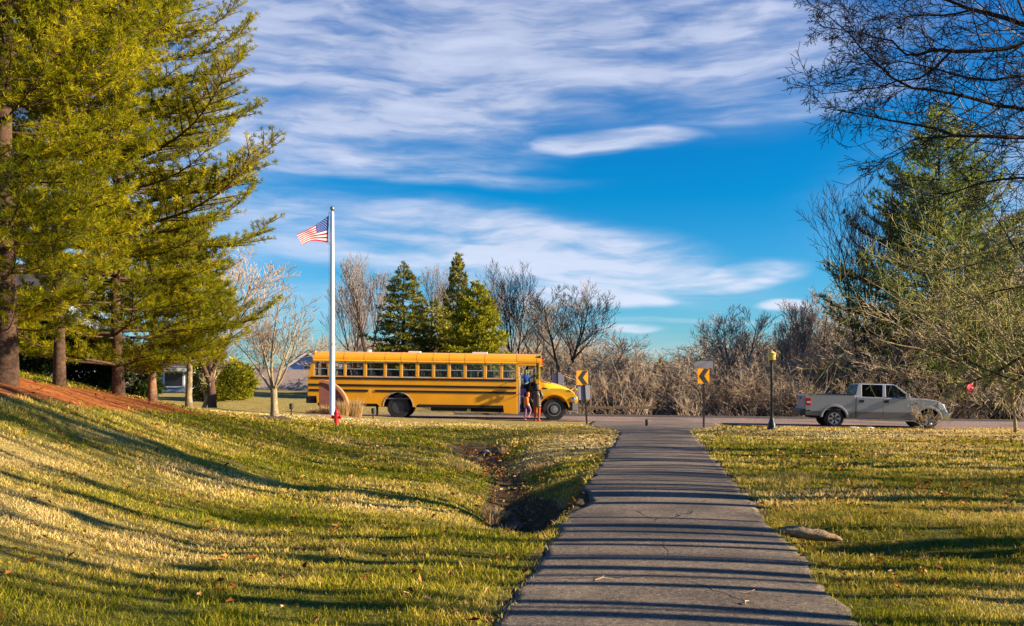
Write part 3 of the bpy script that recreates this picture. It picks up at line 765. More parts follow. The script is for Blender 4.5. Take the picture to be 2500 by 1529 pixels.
p = gpt(1055, 60); conifer('evergreen_tree', 'lower dull green evergreen filling the gap between the two tall ones behind the bus', p, EYE + (HZ - 740) / F * 60 - p.z, .2, lambda t: 2.8 * (1 - t) ** .6, 29, 7, m_spruce, m_bark_dark, L=.26, Wd=.07, k=8, base=.04, side_step=.24, tuft_step=.2, side_len=.5, up=.2, droop=-.1, tipup=.3, spread=.7, tint_bias=.25)
p = gpt(1612, 95); conifer('evergreen_tree', 'small green conifer poking out of the far woods left of the street name sign', p, EYE + (HZ - 876) / F * 95 - p.z, .15, lambda t: 1.7 * (1 - t) ** .6, 41, 6, m_arbor, m_bark_dark, L=.4, Wd=.12, k=7, base=.3, side_step=.4, tuft_step=.35, side_len=.5, up=.2, droop=-.1, tipup=.3, spread=.7, tint_bias=-.25)

# ---- shrubs (leafy balls with uneven outline)
def shrub(name, label, loc, rx, ry, rz_, m, seed, n, L, Wd, cat='shrub', base_z=0.0, group=None, tb=0.0):
    rn = np.random.RandomState(seed); root = thing(name, label, cat, loc, 0, group)
    v = rn.normal(0, 1, (n, 3)); v /= np.linalg.norm(v, axis=1, keepdims=True); rad = rn.uniform(.35, 1, (n, 1)) ** .4
    lump = 1 + .22 * np.sin(v[:, :1] * 5 + seed) * np.cos(v[:, 2:] * 6) + .1 * rn.normal(0, 1, (n, 1)) * .6
    P = v * rad * lump * np.array([[rx, ry, rz_]]); P[:, 2] += rz_ * .92 + base_z; P[:, 2] = np.maximum(P[:, 2], .03)
    T = np.clip(.5 + .25 * np.sin(P[:, 0] * 3 + seed) + rn.normal(0, .15, n) + tb, 0, 1)
    tufts_mesh('foliage', P, v + np.array([[0, 0, .4]]), m, root, L, Wd, 6, .7, rn, T)
    t = Tree(seed)
    for k in range(7):
        a = k * .9; t.branch((0, 0, 0), (math.cos(a) * .5, math.sin(a) * .5, 1), rz_ * 1.3, .02, 2, 4, .1, .15, (4, 4, 4, 3), (35, 35, 35), .006)
    segs_mesh('stems', t.segs, m_bark, root, 3)
    return root
p = gpt(90, 24); shrub('shrub', 'dark rounded evergreen shrub between the thick pine and the slim pine trunk', p, .75, .8, 1.15, m_shrub, 3, 1500, .16, .05)
p = gpt(215, 27); shrub('shrub', 'dark rounded evergreen shrub right of the slim pine trunk', p, .95, .8, .95, m_shrub, 4, 1500, .16, .05)
p = gpt(325, 30); shrub('shrub', 'dark shrub in shade just left of the reddish pine trunk', p, .9, .8, .85, m_shrub, 6, 1200, .16, .05)
p = gpt(525, 50); shrub('shrub', 'olive green shrub left of the sunlit yellow green one at the lawn edge', p, 1.2, 1., 1.15, m_arbor, 8, 1500, .2, .06, tb=-.3)
p = gpt(580, 52); shrub('shrub', 'sunlit yellow green rounded shrub at the lawn edge near the grey house', p, .95, .95, 1.1, m_arbor, 9, 1500, .2, .06, tb=.1)

# ---- bare trees: prototypes
PA = Proto(bare_proto(1, 10, .20, 3, 4, (11, 8, 6, 3), (40, 42, 45, 45), .55, .075, .014, .45), m_bark, m_twig)
PB = Proto(bare_proto(2, 10, .17, 2, 4, (12, 8, 6, 3), (50, 45, 45, 45), .3, .09, .014, .55), m_bark, m_twig)
PC = Proto(bare_proto(3, 12, .20, 3, 4, (13, 8, 5, 3), (26, 28, 32, 35), .7, .05, .015, .28), m_bark, m_twig_grey)
PD = Proto(bare_proto(4, 9, .15, 4, 4, (9, 8, 6, 3), (48, 45, 42, 40), .35, .10, .014, .75, .12), m_bark, m_twig)
PE = Proto(bare_proto(6, 14, .22, 3, 4, (12, 8, 5, 3), (38, 38, 40, 45), .45, .10, .016, .38, .15), m_bark_dark, m_twig_dark)
def bt(proto, px, d, top, label, rz=0., wide=1.0, base_h=10., name='bare_tree', group=None):
    p = gpt(px, d); h = EYE + (HZ - top) / F * d - p.z; s_ = h / base_h
    return proto.put(name, label, 'tree', p, rz, (s_ * wide, s_ * wide, s_), group)
bt(PC, 905, 66, 640, 'tall pale bare tree with fine upright twigs left of the dark spruce', .3, 1.0, 12)
bt(PC, 862, 70, 715, 'shorter pale bare tree beside the flagpole, left of the tall pale one', 1.9, 1.1, 12)
bt(PC, 1075, 72, 672, 'grey bare tree top showing between the two tall evergreens behind the bus', 2.2, .8, 12)
bt(PC, 1185, 72, 700, 'grey bare tree just behind the yellow green evergreen', 4.2, .8, 12)
bt(PE, 1255, 62, 695, 'dark bare tree with open rounded crown behind the front of the bus', 1.0, .85, 13.5)
bt(PA, 1375, 62, 722, 'broad brown bare tree with rounded crown above the bus hood', 2.0, 1.25, 10)
bt(PA, 1310, 70, 745, 'brown bare tree between the dark open crowned tree and the broad one above the hood', 4.0, 1.0, 10)
bt(PB, 1450, 66, 800, 'low brown bare tree behind the left arrow sign', 0.4, 1.3, 10)
bt(PD, 1460, 57, 900, 'small many stemmed bare tree close behind the road at the left arrow sign', 0.9, 1.2, 9)
bt(PA, 1805, 62, 775, 'brown bare tree with fan shaped crown between right arrow sign and lamp post', 5.1, 1.15, 10)
bt(PC, 1925, 64, 762, 'dense brown bare tree just right of the lamp post', 2.7, 1.0, 12)
bt(PB, 1870, 58, 860, 'low branching bare tree behind the lamp post', 1.2, 1.2, 10)
bt(PE, 2100, 56, 535, 'tall dark bare tree with narrow crown rising behind the pickup cab', 0.2, .72, 13.5)
bt(PB, 2010, 60, 800, 'low brown bare tree behind the pickup bed', 3.3, 1.3, 10)
bt(PA, 1990, 72, 740, 'brown bare tree farther back between lamp post and the tall dark tree', 1.3, 1.1, 10)
bt(PA, 2480, 62, 560, 'tall brown bare tree at the right edge behind the lichen covered twigs', 2.9, 1.1, 10)
bt(PB, 1700, 75, 862, 'low bare tree behind the right arrow sign', 2.0, 1.3, 10)
bt(PC, 640, 122, 790, 'brown bare tree behind the little tan tree on the lawn', 2.0, 1.4, 12)
bt(PD, 565, 60, 800, 'brown bushy bare tree left of the little tan tree, above the green shrubs', .5, 1.4, 9)
bt(PD, 745, 125, 805, 'brown bare tree above the grey house roof', 2.5, 1.3, 9)
# woodland beyond the road as one mass
def woodland():
    rr = random.Random(5); A = []
    protos = []
    for sd, kids, an in ((51, (8, 6, 5, 3), (42, 42, 45, 45)), (52, (8, 6, 5, 3), (50, 45, 45, 45)), (53, (9, 6, 5, 3), (30, 34, 38, 40)), (54, (8, 6, 5, 3), (55, 48, 45, 45))):
        t = bare_proto(sd, 10, .15, 3, 4, kids, an, .35, .12, .024, .5, .1)
        S = np.array([[*a, *b, r, q] for a, b, r, q in t.segs]); 
        # trunk pieces as simple segments too
        v = np.array(t.trunk.v); n_ = []
        protos.append((S, t.trunk))
    spots = []
    for k in range(175):
        x = rr.uniform(-20, 56); y = rr.uniform(53, 112)
        if x < 0 and y < 64: continue
        ppx = 1250 + x / y * F
        if 560 < ppx < 800: continue
        # skyline of the wood in photo rows
        sk = np.interp(ppx, [400, 700, 850, 1250, 1400, 1480, 1560, 1700, 1760, 1900, 2050, 2300, 2700], [810, 800, 830, 840, 800, 850, 868, 872, 850, 800, 790, 700, 640])
        top = sk + rr.uniform(-12, 60) + (0 if y > 75 else 30)
        z = Hs(x, y); h = EYE + (HZ - top) / F * y - z
        if h < 2: continue
        spots.append((x, y, z, min(h, 16)))
    V = []; Fc = []; off = 0
    for (x, y, z, h) in spots:
        S, tk = protos[rr.randrange(4)]; s_ = h / 10; a = rr.uniform(0, 6.28); c, s2 = math.cos(a), math.sin(a)
        w = s_ * max(1.0, min(2.2, 1.15 / max(.4, s_)))
        Rm = np.array([[c * w, -s2 * w, 0], [s2 * w, c * w, 0], [0, 0, s_]])
        B = np.empty_like(S); B[:, :3] = S[:, :3] @ Rm.T + [x, y, z]; B[:, 3:6] = S[:, 3:6] @ Rm.T + [x, y, z]
        B[:, 6:] = np.maximum(S[:, 6:] * s_, .0105 * y / 60); A.append(B)
        tv = np.array(tk.v) @ Rm.T + [x, y, z]; V.append(tv); Fc.append(np.array(tk.f) + off); off += len(tv)
    # brush along the far verge
    shr = [bare_proto(sd, 10, .10, 6, 4, (6, 5, 4, 3), (45, 42, 42, 42), .15, .10, .022, 1.1, .03) for sd in (61, 62, 63)]
    shr = [(np.array([[*a, *b, r, q] for a, b, r, q in t.segs]), t.trunk) for t in shr]
    for k in range(80):
        y = rr.uniform(50.6, 66); x = rr.uniform(-1, 44); z = Hs(x, y); h = rr.uniform(1.3, 4.4)
        S, tk = shr[k % 3]; s_ = h / 10; a = rr.uniform(0, 6.28); c, s2 = math.cos(a), math.sin(a); w = s_ * rr.uniform(.9, 1.5)
        Rm = np.array([[c * w, -s2 * w, 0], [s2 * w, c * w, 0], [0, 0, s_]]); B = np.empty_like(S); B[:, :3] = S[:, :3] @ Rm.T + [x, y, z]; B[:, 3:6] = S[:, 3:6] @ Rm.T + [x, y, z]
        B[:, 6:] = np.maximum(S[:, 6:] * s_, .008); A.append(B); tv = np.array(tk.v) @ Rm.T + [x, y, z]; V.append(tv); Fc.append(np.array(tk.f) + off); off += len(tv)
    for k in range(60):
        y = rr.uniform(49.2, 54); x = rr.uniform(-1, 42)
        z = Hs(x, y); h = rr.uniform(.5, 2.6) * rr.uniform(.5, 1.3); L = []
        for j in range(12):
            p = Vector((x + rr.uniform(-.5, .5), y + rr.uniform(-.4, .4), z)); d = Vector((rr.uniform(-1, 1), rr.uniform(-1, 1), 1)).normalized()
            for q in range(3):
                e = p + d * h / 3; L.append((*p, *e, .016 - .003 * q, .013 - .003 * q)); p = e; d = (d + Vector((rr.uniform(-.5, .5), rr.uniform(-.5, .5), .0))).normalized()
                e2 = p + (d + Vector((rr.uniform(-.9, .9), rr.uniform(-.9, .9), 0))).normalized() * h / 4; L.append((*p, *e2, .010, .008))
        A.append(np.array(L))
    o = segs_np('woodland', np.concatenate(A), m_wood_twig, None, 3)
    tag(o, 'brown leafless woods and brush beyond the road', 'woods', kind='stuff')
    print('wood segs', sum(len(a) for a in A))
    # their stems
    o2 = np_mesh('stems', np.concatenate(V), np.concatenate(Fc), m_bark, o, fsize=4); tag(o2, kind='stuff')
woodland()
# ---------------------------------------------------------------- nearer bare trees
# little tan tree on the lawn: several stems from a low fork
p = gpt(671, 33)
t = Tree(61); pts = [Vector((0.0, 0, -.1)), Vector((-.02, 0, .35)), Vector((-.03, 0, .8)), Vector((-.05, 0, 1.15))]
t.trunk.tube(pts, [.19, .13, .115, .12], 10, cap=False)
for k, (dx, dy, L, r) in enumerate(((-.28, .1, 3.0, .05), (.02, -.15, 3.3, .055), (.38, .1, 3.1, .05), (-.75, -.2, 2.6, .04), (.85, -.1, 2.5, .045), (-.45, .6, 2.7, .04), (.5, -.6, 2.6, .04))):
    t.branch(Vector((-.05 + dx * .08, dy * .08, 1.0 + .05 * (k % 3))), (dx, dy, 1), L, r, 0, 3, .35, .13, (6, 4, 3, 3), (48, 45, 42, 42), .008, thick=.03)
root = thing('small_tree', 'small tan barked bare tree with forked trunk on the lawn left of the bus', 'tree', p)
t.build(root, m_bark_pale, m_twig_tan)
b = MB()
def mound(name, label, cat, p, rx, ry, h, m, seed, parent=None):
    xs_ = np.linspace(-1, 1, 26); X, Y = np.meshgrid(xs_, xs_, indexing='ij'); rr_ = np.hypot(X, Y)
    ZZ_ = h * np.clip(1 - rr_ ** 2, -.2, 1) * (1 + .5 * fbm(X * 3 + seed, Y * 3, 3)); GX = p.x + X * rx; GY = p.y + Y * ry
    V = np.stack([GX, GY, H(GX, GY) + ZZ_ - .02], -1).reshape(-1, 3); n = 26; v_ = np.arange(n * n).reshape(n, n)
    fc = np.stack([v_[:-1, :-1], v_[1:, :-1], v_[1:, 1:], v_[:-1, 1:]], -1).reshape(-1, 4)
    return tag(np_mesh(name, V, fc, m, smooth=True), label, cat)
m_mulch_dark = mat('dark_mulch', (.10, .065, .04), .95, var=.6, vscale=20, bump=1, bscale=50)
m_mulch_tan = mat('tan_mulch', (.30, .20, .11), .95, var=.6, vscale=16, bump=1, bscale=50)
mound('mulch_ring', 'dark mound of mulch around the foot of the small tan tree', 'mulch', p, .85, .6, .13, m_mulch_dark, 4)
# bare tree hanging over the lawn left of the small tree (twigs reaching past the pines)
bt(PA, 520, 44, 640, 'thin bare tree whose fine twigs spread right of the pine boughs', 1.1, 1.5, 10)
p = gpt(490, 44)
t = Tree(64); t.branch((0, 0, -.1), (.35, 0, 1), 2.6, .13, 0, 3, .3, .12, (5, 5, 4, 3), (50, 45, 45), .012, thick=.03)
root = thing('small_tree', 'leaning pale trunked small tree behind the needle bed, left of the green shrubs', 'tree', p); t.build(root, m_bark_pale, m_twig_tan)

# lichen covered tree at the right, many arching stems
def lichen_tree(px, d, top, seed, label, wide, stems, mt=m_bark_pale, ms=m_twig_moss, kids=(6, 4, 3, 2), minr=.0085, lean=0.0):
    p = gpt(px, d); h = EYE + (HZ - top) / F * d - p.z; t = Tree(seed)
    t.trunk.tube([(0, 0, -.15), (-.03, 0, h * .08), (-.08 + lean * .1, 0, h * .17)], [.07, .055, .05], 8, cap=False)
    for k in range(stems):
        a = k * 2.4; rad = wide * t.r.uniform(.5, 1.25)
        nd = Vector((math.cos(a) * rad + lean, math.sin(a) * rad * .8, 1)).normalized()
        t.branch((-.08 + lean * .1, 0, h * t.r.uniform(.10, .17)), nd, h * t.r.uniform(.7, 1.0), .045, 0, 3, -.05, .16, kids, (50, 50, 48, 45), minr, thick=.04)
    root = thing('bare_tree', label, 'tree', p); t.build(root, mt, ms); return root
lichen_tree(2480, 31, 600, 71, 'slender tree with arching yellow lichen covered twigs, standing right of the pickup', .65, 8, lean=-.12)
lichen_tree(2560, 30, 440, 75, 'taller lichen covered tree leaning in over the right edge of the photo', .6, 8, lean=-.6)
# low twiggy bush with thin stems before the pickup's front wheel
p = gpt(2255, 34.0)
t = Tree(79)
for k in range(12): t.branch((0, 0, 0), (math.cos(k * 2.1) * .9, math.sin(k * 2.1) * .5, 1), .95, .012, 1, 3, 0, .2, (4, 4, 3), (50, 50), .006)
root = thing('bush', 'low clump of bare tan twigs in front of the pickup front wheel', 'bush', p)
segs_mesh('stems', t.segs, m_twig_tan, root, 3)

# limbs traced where they hang into view; a tree standing just outside the right edge
def limb_tree(name, label, base, trunk_pts, r0, limbs, d0, seed, mt, ms, kids=(0, 9, 6, 4), minr=.005, spread_d=1.2):
    root = thing(name, label, 'tree', base); t = Tree(seed); B = Vector(base)
    tp = [Vector(q) - B for q in trunk_pts]
    t.trunk.tube(tp, [r0 * (1.25 if i == 0 else 1 - .1 * i) for i in range(len(tp))], 12, cap=False)
    for li, (px_pts, r_, dd, start) in enumerate(limbs):
        n = len(px_pts); pts = []
        for i, (px, py) in enumerate(px_pts):
            pts.append(at(px, py, dd + spread_d * math.sin(li * 2.1 + i * .55) * i / n) - B)
        if start is not None: pts = [Vector(start) - B] + pts
        # densify with a little wiggle
        q = [pts[0]]
        for a, b in zip(pts[:-1], pts[1:]):
            q.append(a.lerp(b, .5) + t.rv(.012 * (b - a).length + .008)); q.append(b)
        m_ = len(q); rs = [max(minr, r_ * (1 - .88 * i / (m_ - 1))) for i in range(m_)]
        dirs = [(q[min(i + 1, m_ - 1)] - q[max(i - 1, 0)]).normalized() for i in range(m_)]
        t.trunk.tube(q, rs, 6, cap=False)
        L = sum((q[i + 1] - q[i]).length for i in range(m_ - 1))
        dist = 0; total = L
        rot = t.r.uniform(0, 6.28)
        step = .14
        i = 0; acc = 0; nxt = L * .06
        for i in range(m_ - 1):
            sl = (q[i + 1] - q[i]).length
            while nxt < acc + sl:
                f = nxt / L; pnt = q[i].lerp(q[i + 1], (nxt - acc) / sl); dd_ = dirs[i]
                rot += 2.4 + t.r.uniform(-.6, .6); a = Matrix.Rotation(rot, 3, dd_) @ dd_.orthogonal().normalized()
                an = R(t.r.uniform(28, 60)); nd = dd_ * math.cos(an) + a * math.sin(an)
                ll = (1.15 * (1 - f) + .28) * t.r.uniform(.5, 1.15)
                t.branch(pnt, nd, ll, max(minr * 1.15, min(.010, rs[i] * .45)), 1, 3, .06, .13, kids, (0, 42, 42, 42), minr, thick=.05)
                nxt += step * t.r.uniform(.6, 1.5)
            acc += sl
    t.build(root, mt, ms); return root
A_ = [(2640, 110), (2500, 60), (2417, 34), (2366, 22), (2310, 0), (2240, -40), (2160, -90)]
B_ = [(2366, 26), (2298, 38), (2230, 38), (2195, 46), (2139, 44), (2107, 32), (2047, 8)]
C_ = [(2640, 70), (2500, 103), (2457, 119), (2322, 125), (2274, 123), (2238, 135), (2214, 135), (2179, 100), (2107, 80), (2040, 70), (1995, 62)]
C2 = [(2322, 125), (2282, 167), (2246, 191), (2187, 199), (2139, 215), (2071, 223), (2007, 229), (1960, 189)]
D_ = [(2640, 290), (2500, 267), (2437, 259), (2370, 239), (2318, 227), (2226, 215), (2179, 191), (2131, 147), (2071, 80), (2019, 36), (1968, 0)]
E_ = [(2640, 350), (2500, 336), (2437, 334), (2330, 332), (2282, 314), (2202, 299), (2139, 287), (2079, 275), (2007, 263)]
G_ = [(2330, 332), (2238, 338), (2210, 354), (2159, 382), (2115, 422)]
F_ = [(2640, 400), (2500, 434), (2398, 446), (2314, 474), (2250, 470), (2190, 440)]
H_ = [(2640, 200), (2500, 186), (2430, 196), (2360, 190), (2290, 170), (2200, 150), (2130, 160), (2060, 150)]
base = Vector((8.6, 12.0, 0)); base.z = Hs(8.6, 12)
tr = [base, base + Vector((.05, .05, 1.6)), base + Vector((-.05, .1, 3.2)), base + Vector((-.1, .1, 4.6)), base + Vector((0, .1, 6.4)), base + Vector((.1, .0, 9))]
limb_tree('bare_tree', 'overhanging tree whose dark bare limbs reach in from the top right', base, tr, .26,
          [(A_, .045, 12.0, tr[4]), (B_, .016, 12.0, None), (C_, .035, 11.6, tr[3] + Vector((0, 0, .8))), (C2, .018, 11.8, None), (D_, .032, 12.4, tr[3]), (E_, .035, 12.2, tr[3]), (G_, .014, 12.4, None), (F_, .026, 12.8, tr[3] - Vector((0, 0, .6))), (H_, .024, 11.4, tr[3] + Vector((0, 0, .4)))],
          12, 83, m_bark_dark, m_twig_dark, kids=(0, 7, 4, 2), minr=.0036)
# thick mossy limb sweeping in lower on the right, from a trunk outside the frame
base = Vector((13.6, 21.5, 0)); base.z = Hs(13.6, 21.5)
tr = [base, base + Vector((-.05, 0, 1.2)), base + Vector((-.1, 0, 2.6)), base + Vector((-.1, .1, 4.2)), base + Vector((0, 0, 7))]
I_ = [(2560, 800), (2500, 868), (2440, 905), (2390, 925), (2340, 945), (2310, 952)]
J_ = [(2560, 690), (2500, 700), (2430, 712), (2380, 735), (2310, 760), (2250, 765)]
K_ = [(2560, 560), (2500, 640), (2450, 560), (2420, 510), (2380, 480)]
L_ = [(2560, 860), (2480, 930), (2400, 900), (2345, 870), (2300, 850), (2262, 860)]
M_ = [(2560, 560), (2480, 600), (2400, 640), (2320, 660), (2250, 640), (2190, 660)]
limb_tree('bare_tree', 'tree just outside the right edge, its drooping lichen covered limbs crossing the pine', base, tr, .2,
          [(I_, .050, 21.5, tr[2]), (J_, .035, 22, tr[3]), (K_, .03, 22.5, tr[3]), (L_, .03, 21, tr[2]), (M_, .026, 22.4, tr[3])], 22, 87, m_bark_dark, m_twig_moss, kids=(0, 6, 3, 2), minr=.007, spread_d=2.0)
# ribbon
b = MB(); p = at(2368, 935, 30)
for k, (dx, dz, w, L) in enumerate(((0, 0, .11, .36), (-.07, -.04, .07, .26), (.06, .02, .06, .22))):
    pts = []; n = 6
    vs = []; fs = []
    for i in range(n + 1):
        t_ = i / n; yy = .03 * math.sin(i * 1.3 + k); vs += [(p.x + dx - w / 2 + .03 * math.sin(i + k), p.y + yy - .02 * k, p.z + dz - L * t_), (p.x + dx + w / 2 + .03 * math.sin(i * 1.2 + k), p.y + yy + .02 - .02 * k, p.z + dz - L * t_)]
    for i in range(n): fs.append((2 * i, 2 * i + 1, 2 * i + 3, 2 * i + 2))
    b.add(vs, fs)
o = b.build('ribbon', mat('pink_ribbon', (.75, .02, .08), .6), fixn=False); so_ = o.modifiers.new('s', 'SOLIDIFY'); so_.thickness = .004
tag(o, 'bright pink ribbon tied to a low twig right of the pickup', 'ribbon')

# grove standing outside the frame on the right: it throws the shadow bars over path and lawns
rg = random.Random(12)
GP = [Proto(bare_proto(101, 15, .17, 2, 3, (10, 6, 4), (45, 45, 45), .4, .09, .014, .35, .35), m_bark, m_twig_grey),
      Proto(bare_proto(102, 15, .14, 3, 3, (9, 6, 4), (50, 45, 45), .3, .10, .014, .4, .22), m_bark, m_twig_grey),
      Proto(bare_proto(103, 15, .22, 2, 3, (10, 6, 4), (40, 45, 45), .3, .10, .016, .4, .45), m_bark, m_twig_grey)]
spots = []
for k in range(16):
    for tr_ in range(60):
        x = rg.uniform(9, 52); y = rg.uniform(-16, 24)
        if x < .575 * y + 2.2 or x < 7 or y + .17 * x > 29: continue
        if all((x - a) ** 2 + (y - b_) ** 2 > 3.2 ** 2 for a, b_ in spots): spots.append((x, y)); break
for i, (x, y) in enumerate(spots):
    GP[i % 3].put('bare_tree', 'one of the bare trees out of view to the right whose shadows stripe the path', 'tree', (x, y, Hs(x, y)), rg.uniform(0, 6.28), rg.uniform(.8, 1.2), group='trees outside the right edge')

SP = [Proto(bare_proto(s_, 12, r_, f_, 3, (6, 3, 3), (38, 42, 45), .5, .07, .012, .28, lo_), m_bark, m_twig_grey) for s_, r_, f_, lo_ in ((111, .085, 1, .5), (112, .065, 2, .35), (113, .10, 2, .42), (114, .04, 1, .45), (115, .05, 1, .55))]
for k in range(104):
    y = -8 + k * .37 + rg.uniform(-.5, .5); x = max(6.5, .575 * y + 2.6) + rg.uniform(0, 6.5)
    if y + .17 * x > 32: continue
    SP[(k * 3) % 5].put('bare_tree', 'slim bare trunk just out of view to the right, its shadow striping the path', 'tree', (x, y, Hs(x, y)), rg.uniform(0, 6.28), rg.uniform(.8, 1.25), group='slim trees outside the right edge')

# ---------------------------------------------------------------- houses
m_roof = mat('roof_shingles', (.085, .065, .07), .9, var=.3, vscale=3); m_roof_lt = mat('brown_shingles', (.27, .20, .17), .9, var=.2, vscale=3)
m_side_blue = mat('blue_grey_siding', (.26, .38, .66), .8, var=.1); m_side_white_shade = mat('shaded_white_siding', (.30, .36, .50), .7, var=.06); m_trim = mat('white_trim', (.78, .77, .76), .6)  # white siding is coloured bluish and darker to paint in shade
m_glassdark = mat('dark_window', (.03, .035, .05), .15, spec=.6)
def gable_box(b, x0, x1, y0, y1, z0, z1):
    return b.box(x0, x1, y0, y1, z0, z1)
def house(name, label, p, rz, W_, D_, Hh, rise, mw, mr, wins, eave=.35, garage=False, chim=False):
    """ridge runs along x; gable ends face -x/+x"""
    root = thing(name, label, 'house', p, rz)
    b = MB(); b.prism([(0, -.5), (D_, -.5), (D_, Hh), (D_ / 2, Hh + rise), (0, Hh)], -W_ / 2, W_ / 2, 'x'); b.build('wall', mw, root)
    r = MB(); k = rise / (D_ / 2); e = eave
    r.prism([(-e, Hh - e * k + .02), (D_ / 2, Hh + rise + .02), (D_ + e, Hh - e * k + .02), (D_ + e, Hh - e * k + .2), (D_ / 2, Hh + rise + .22), (-e, Hh - e * k + .2)], -W_ / 2 - e, W_ / 2 + e, 'x')
    rf = r.build('roof', mr, root)
    if chim: c = MB(); c.box(W_ * .2, W_ * .2 + .8, D_ * .35, D_ * .35 + .6, Hh + .3, Hh + rise + 1); c.build('chimney', m_conc, rf)
    tb_ = MB()
    for sx in (-1, 1):
        x = sx * (W_ / 2 + e + .02)
        tb_.prism([(-e, Hh - e * k - .02), (D_ / 2, Hh + rise - .02), (D_ / 2, Hh + rise + .2), (-e, Hh - e * k + .2)], x - .03, x + .03, 'x')
        tb_.prism([(D_ + e, Hh - e * k - .02), (D_ / 2, Hh + rise - .02), (D_ / 2, Hh + rise + .2), (D_ + e, Hh - e * k + .2)], x - .031, x + .031, 'x')
    tb_.box(-W_ / 2 - e, W_ / 2 + e, -e - .03, -e, Hh - e * k - .05, Hh - e * k + .18); tb_.build('trim', m_trim, root)
    for (face, u_, z_, w_, h_) in wins:
        fr = MB(); gl = MB()
        if face == 'f':
            fr.box(u_ - w_ / 2 - .1, u_ + w_ / 2 + .1, -.07, -.003, z_ - h_ / 2 - .1, z_ + h_ / 2 + .1); gl.box(u_ - w_ / 2, u_ + w_ / 2, -.09, -.072, z_ - h_ / 2, z_ + h_ / 2)
            gl.box(u_ - w_ / 2, u_ + w_ / 2, -.095, -.091, z_ - .02, z_ + .02)
        else:
            x = W_ / 2 * (1 if face == 'r' else -1); s = 1 if face == 'r' else -1
            fr.box(*sorted((x + s * .003, x + s * .07)), u_ - w_ / 2 - .1, u_ + w_ / 2 + .1, z_ - h_ / 2 - .1, z_ + h_ / 2 + .1); gl.box(*sorted((x + s * .072, x + s * .09)), u_ - w_ / 2, u_ + w_ / 2, z_ - h_ / 2, z_ + h_ / 2)
        f_ = fr.build('window', m_trim, root); gl.build('pane', m_glassdark, f_)
    return root
# grey-blue house left of the bus, well beyond the rising lawn: low wing with brown roof, tall blue gable behind
hr = house('house', 'blue grey gabled house with a low brown roofed wing, left of the bus tail', Vector((-27.3, 108, -1.6)), 0, 8.6, 8, 2.2, 2.7, m_side_white_shade, m_roof_lt, [('f', -2.4, 1.5, .9, 1.0), ('f', .2, 1.5, .9, 1.0), ('f', 2.6, 1.5, .9, 1.0)], eave=.5)
b = MB(); b.prism([(-2.2, 2.0), (6.2, 2.0), (6.2, 4.4), (2.0, 7.2), (-2.2, 4.4)], 6.6, 12, 'y'); w2 = b.build('wall', m_side_blue, hr); w2['label'] = 'blue grey upper gable wall'
b = MB(); b.prism([(-2.8, 4.1), (2.0, 7.3), (6.8, 4.1), (6.8, 4.4), (2.0, 7.6), (-2.8, 4.4)], 6.2, 12.3, 'y'); b.build('roof', m_roof, hr)
b = MB(); b.prism([(-2.8, 3.9), (2.0, 7.1), (2.0, 7.45), (-2.8, 4.25)], 6.1, 6.19, 'y'); b.prism([(6.8, 3.9), (2.0, 7.1), (2.0, 7.45), (6.8, 4.25)], 6.09, 6.18, 'y'); b.build('trim', m_trim, hr)
b = MB(); b.box(1.4, 2.6, 6.5, 6.597, 4.9, 6.0); wn = b.build('window', m_trim, hr); b = MB(); b.box(1.5, 2.5, 6.46, 6.497, 5.0, 5.9); b.build('pane', m_glassdark, wn)
# white house glimpsed through the pines at far left
p = at(55, 930, 42); gz = Hs(p.x, p.y)
house('house', 'tall white and blue shaded house glimpsed between the left pine trunks', Vector((p.x - 1.0, 42, gz)), R(-4), 6.4, 3.0, 5.2, 1.6, m_side_white_shade, m_roof, [('f', -1.2, 3.9, 1.1, 1.5), ('f', 1.3, 3.9, 1.1, 1.5), ('f', 0, 1.3, 1.2, 1.6)])
p = at(425, 950, 62); gz = Hs(p.x, p.y)
house('garage', 'low white building glimpsed under the pines left of the lawn shrubs', Vector((p.x, 62, gz)), 0, 2.4, 5, 1.5, .6, m_side_white_shade, m_roof, [('f', 0, 1.0, 1.2, 1.2)])
for i, (px, lb) in enumerate(((1535, 'small dark gabled house far in the woods, the left of two alike'), (1640, 'small dark gabled house far in the woods, the right of two alike'))):
    p = at(px, 985, 88)
    m_hd = mat('mauve_siding', (.20, .16, .19), .9, var=.2) if i == 0 else m_hd
    house('house', lb, Vector((p.x, 88, Hs(p.x, 88))), R(90), 5.5, 4.6, EYE + (HZ - 962) / F * 88 - Hs(p.x, 88), 1.2, m_hd, m_roof, [('l', 2.3, 1.5, .8, .8)])
# ---------------------------------------------------------------- vehicle materials
m_yel = mat('bus_yellow', (.90, .38, .008), .35, coat=.35, var=.10, vscale=1.1); m_yel_lit = mat('hood_lit_yellow', (.90, .47, .010), .32, coat=.4)  # second yellow is brighter, painting in the stronger sunlight on the bus front
m_blk = mat('black_rail', (.012, .011, .012), .55); m_rub = mat('tyre_rubber', (.018, .018, .02), .75, var=.3, vscale=12, bump=.3, bscale=50)
m_rim = mat('grey_rim', (.42, .42, .43), .35, metal=.8); m_rim_dk = mat('dark_rim', (.05, .05, .055), .6); m_under = mat('chassis_black', (.012, .012, .013), .8)
m_alu = mat('aluminium_frame', (.62, .63, .66), .35, metal=.6); m_seat = mat('seat_vinyl', (.10, .12, .17), .6); m_seatback = mat('seat_back_grey', (.62, .68, .80), .6)
m_chrome = mat('chrome', (.75, .75, .76), .15, metal=1.0); m_inner = mat('bus_interior', (.10, .10, .11), .8)
m_red = mat('red_lens', (.55, .012, .01), .2, coat=.6); m_amber = mat('amber_lens', (.85, .30, .02), .25); m_white = mat('white_paint', (.78, .78, .78), .45)
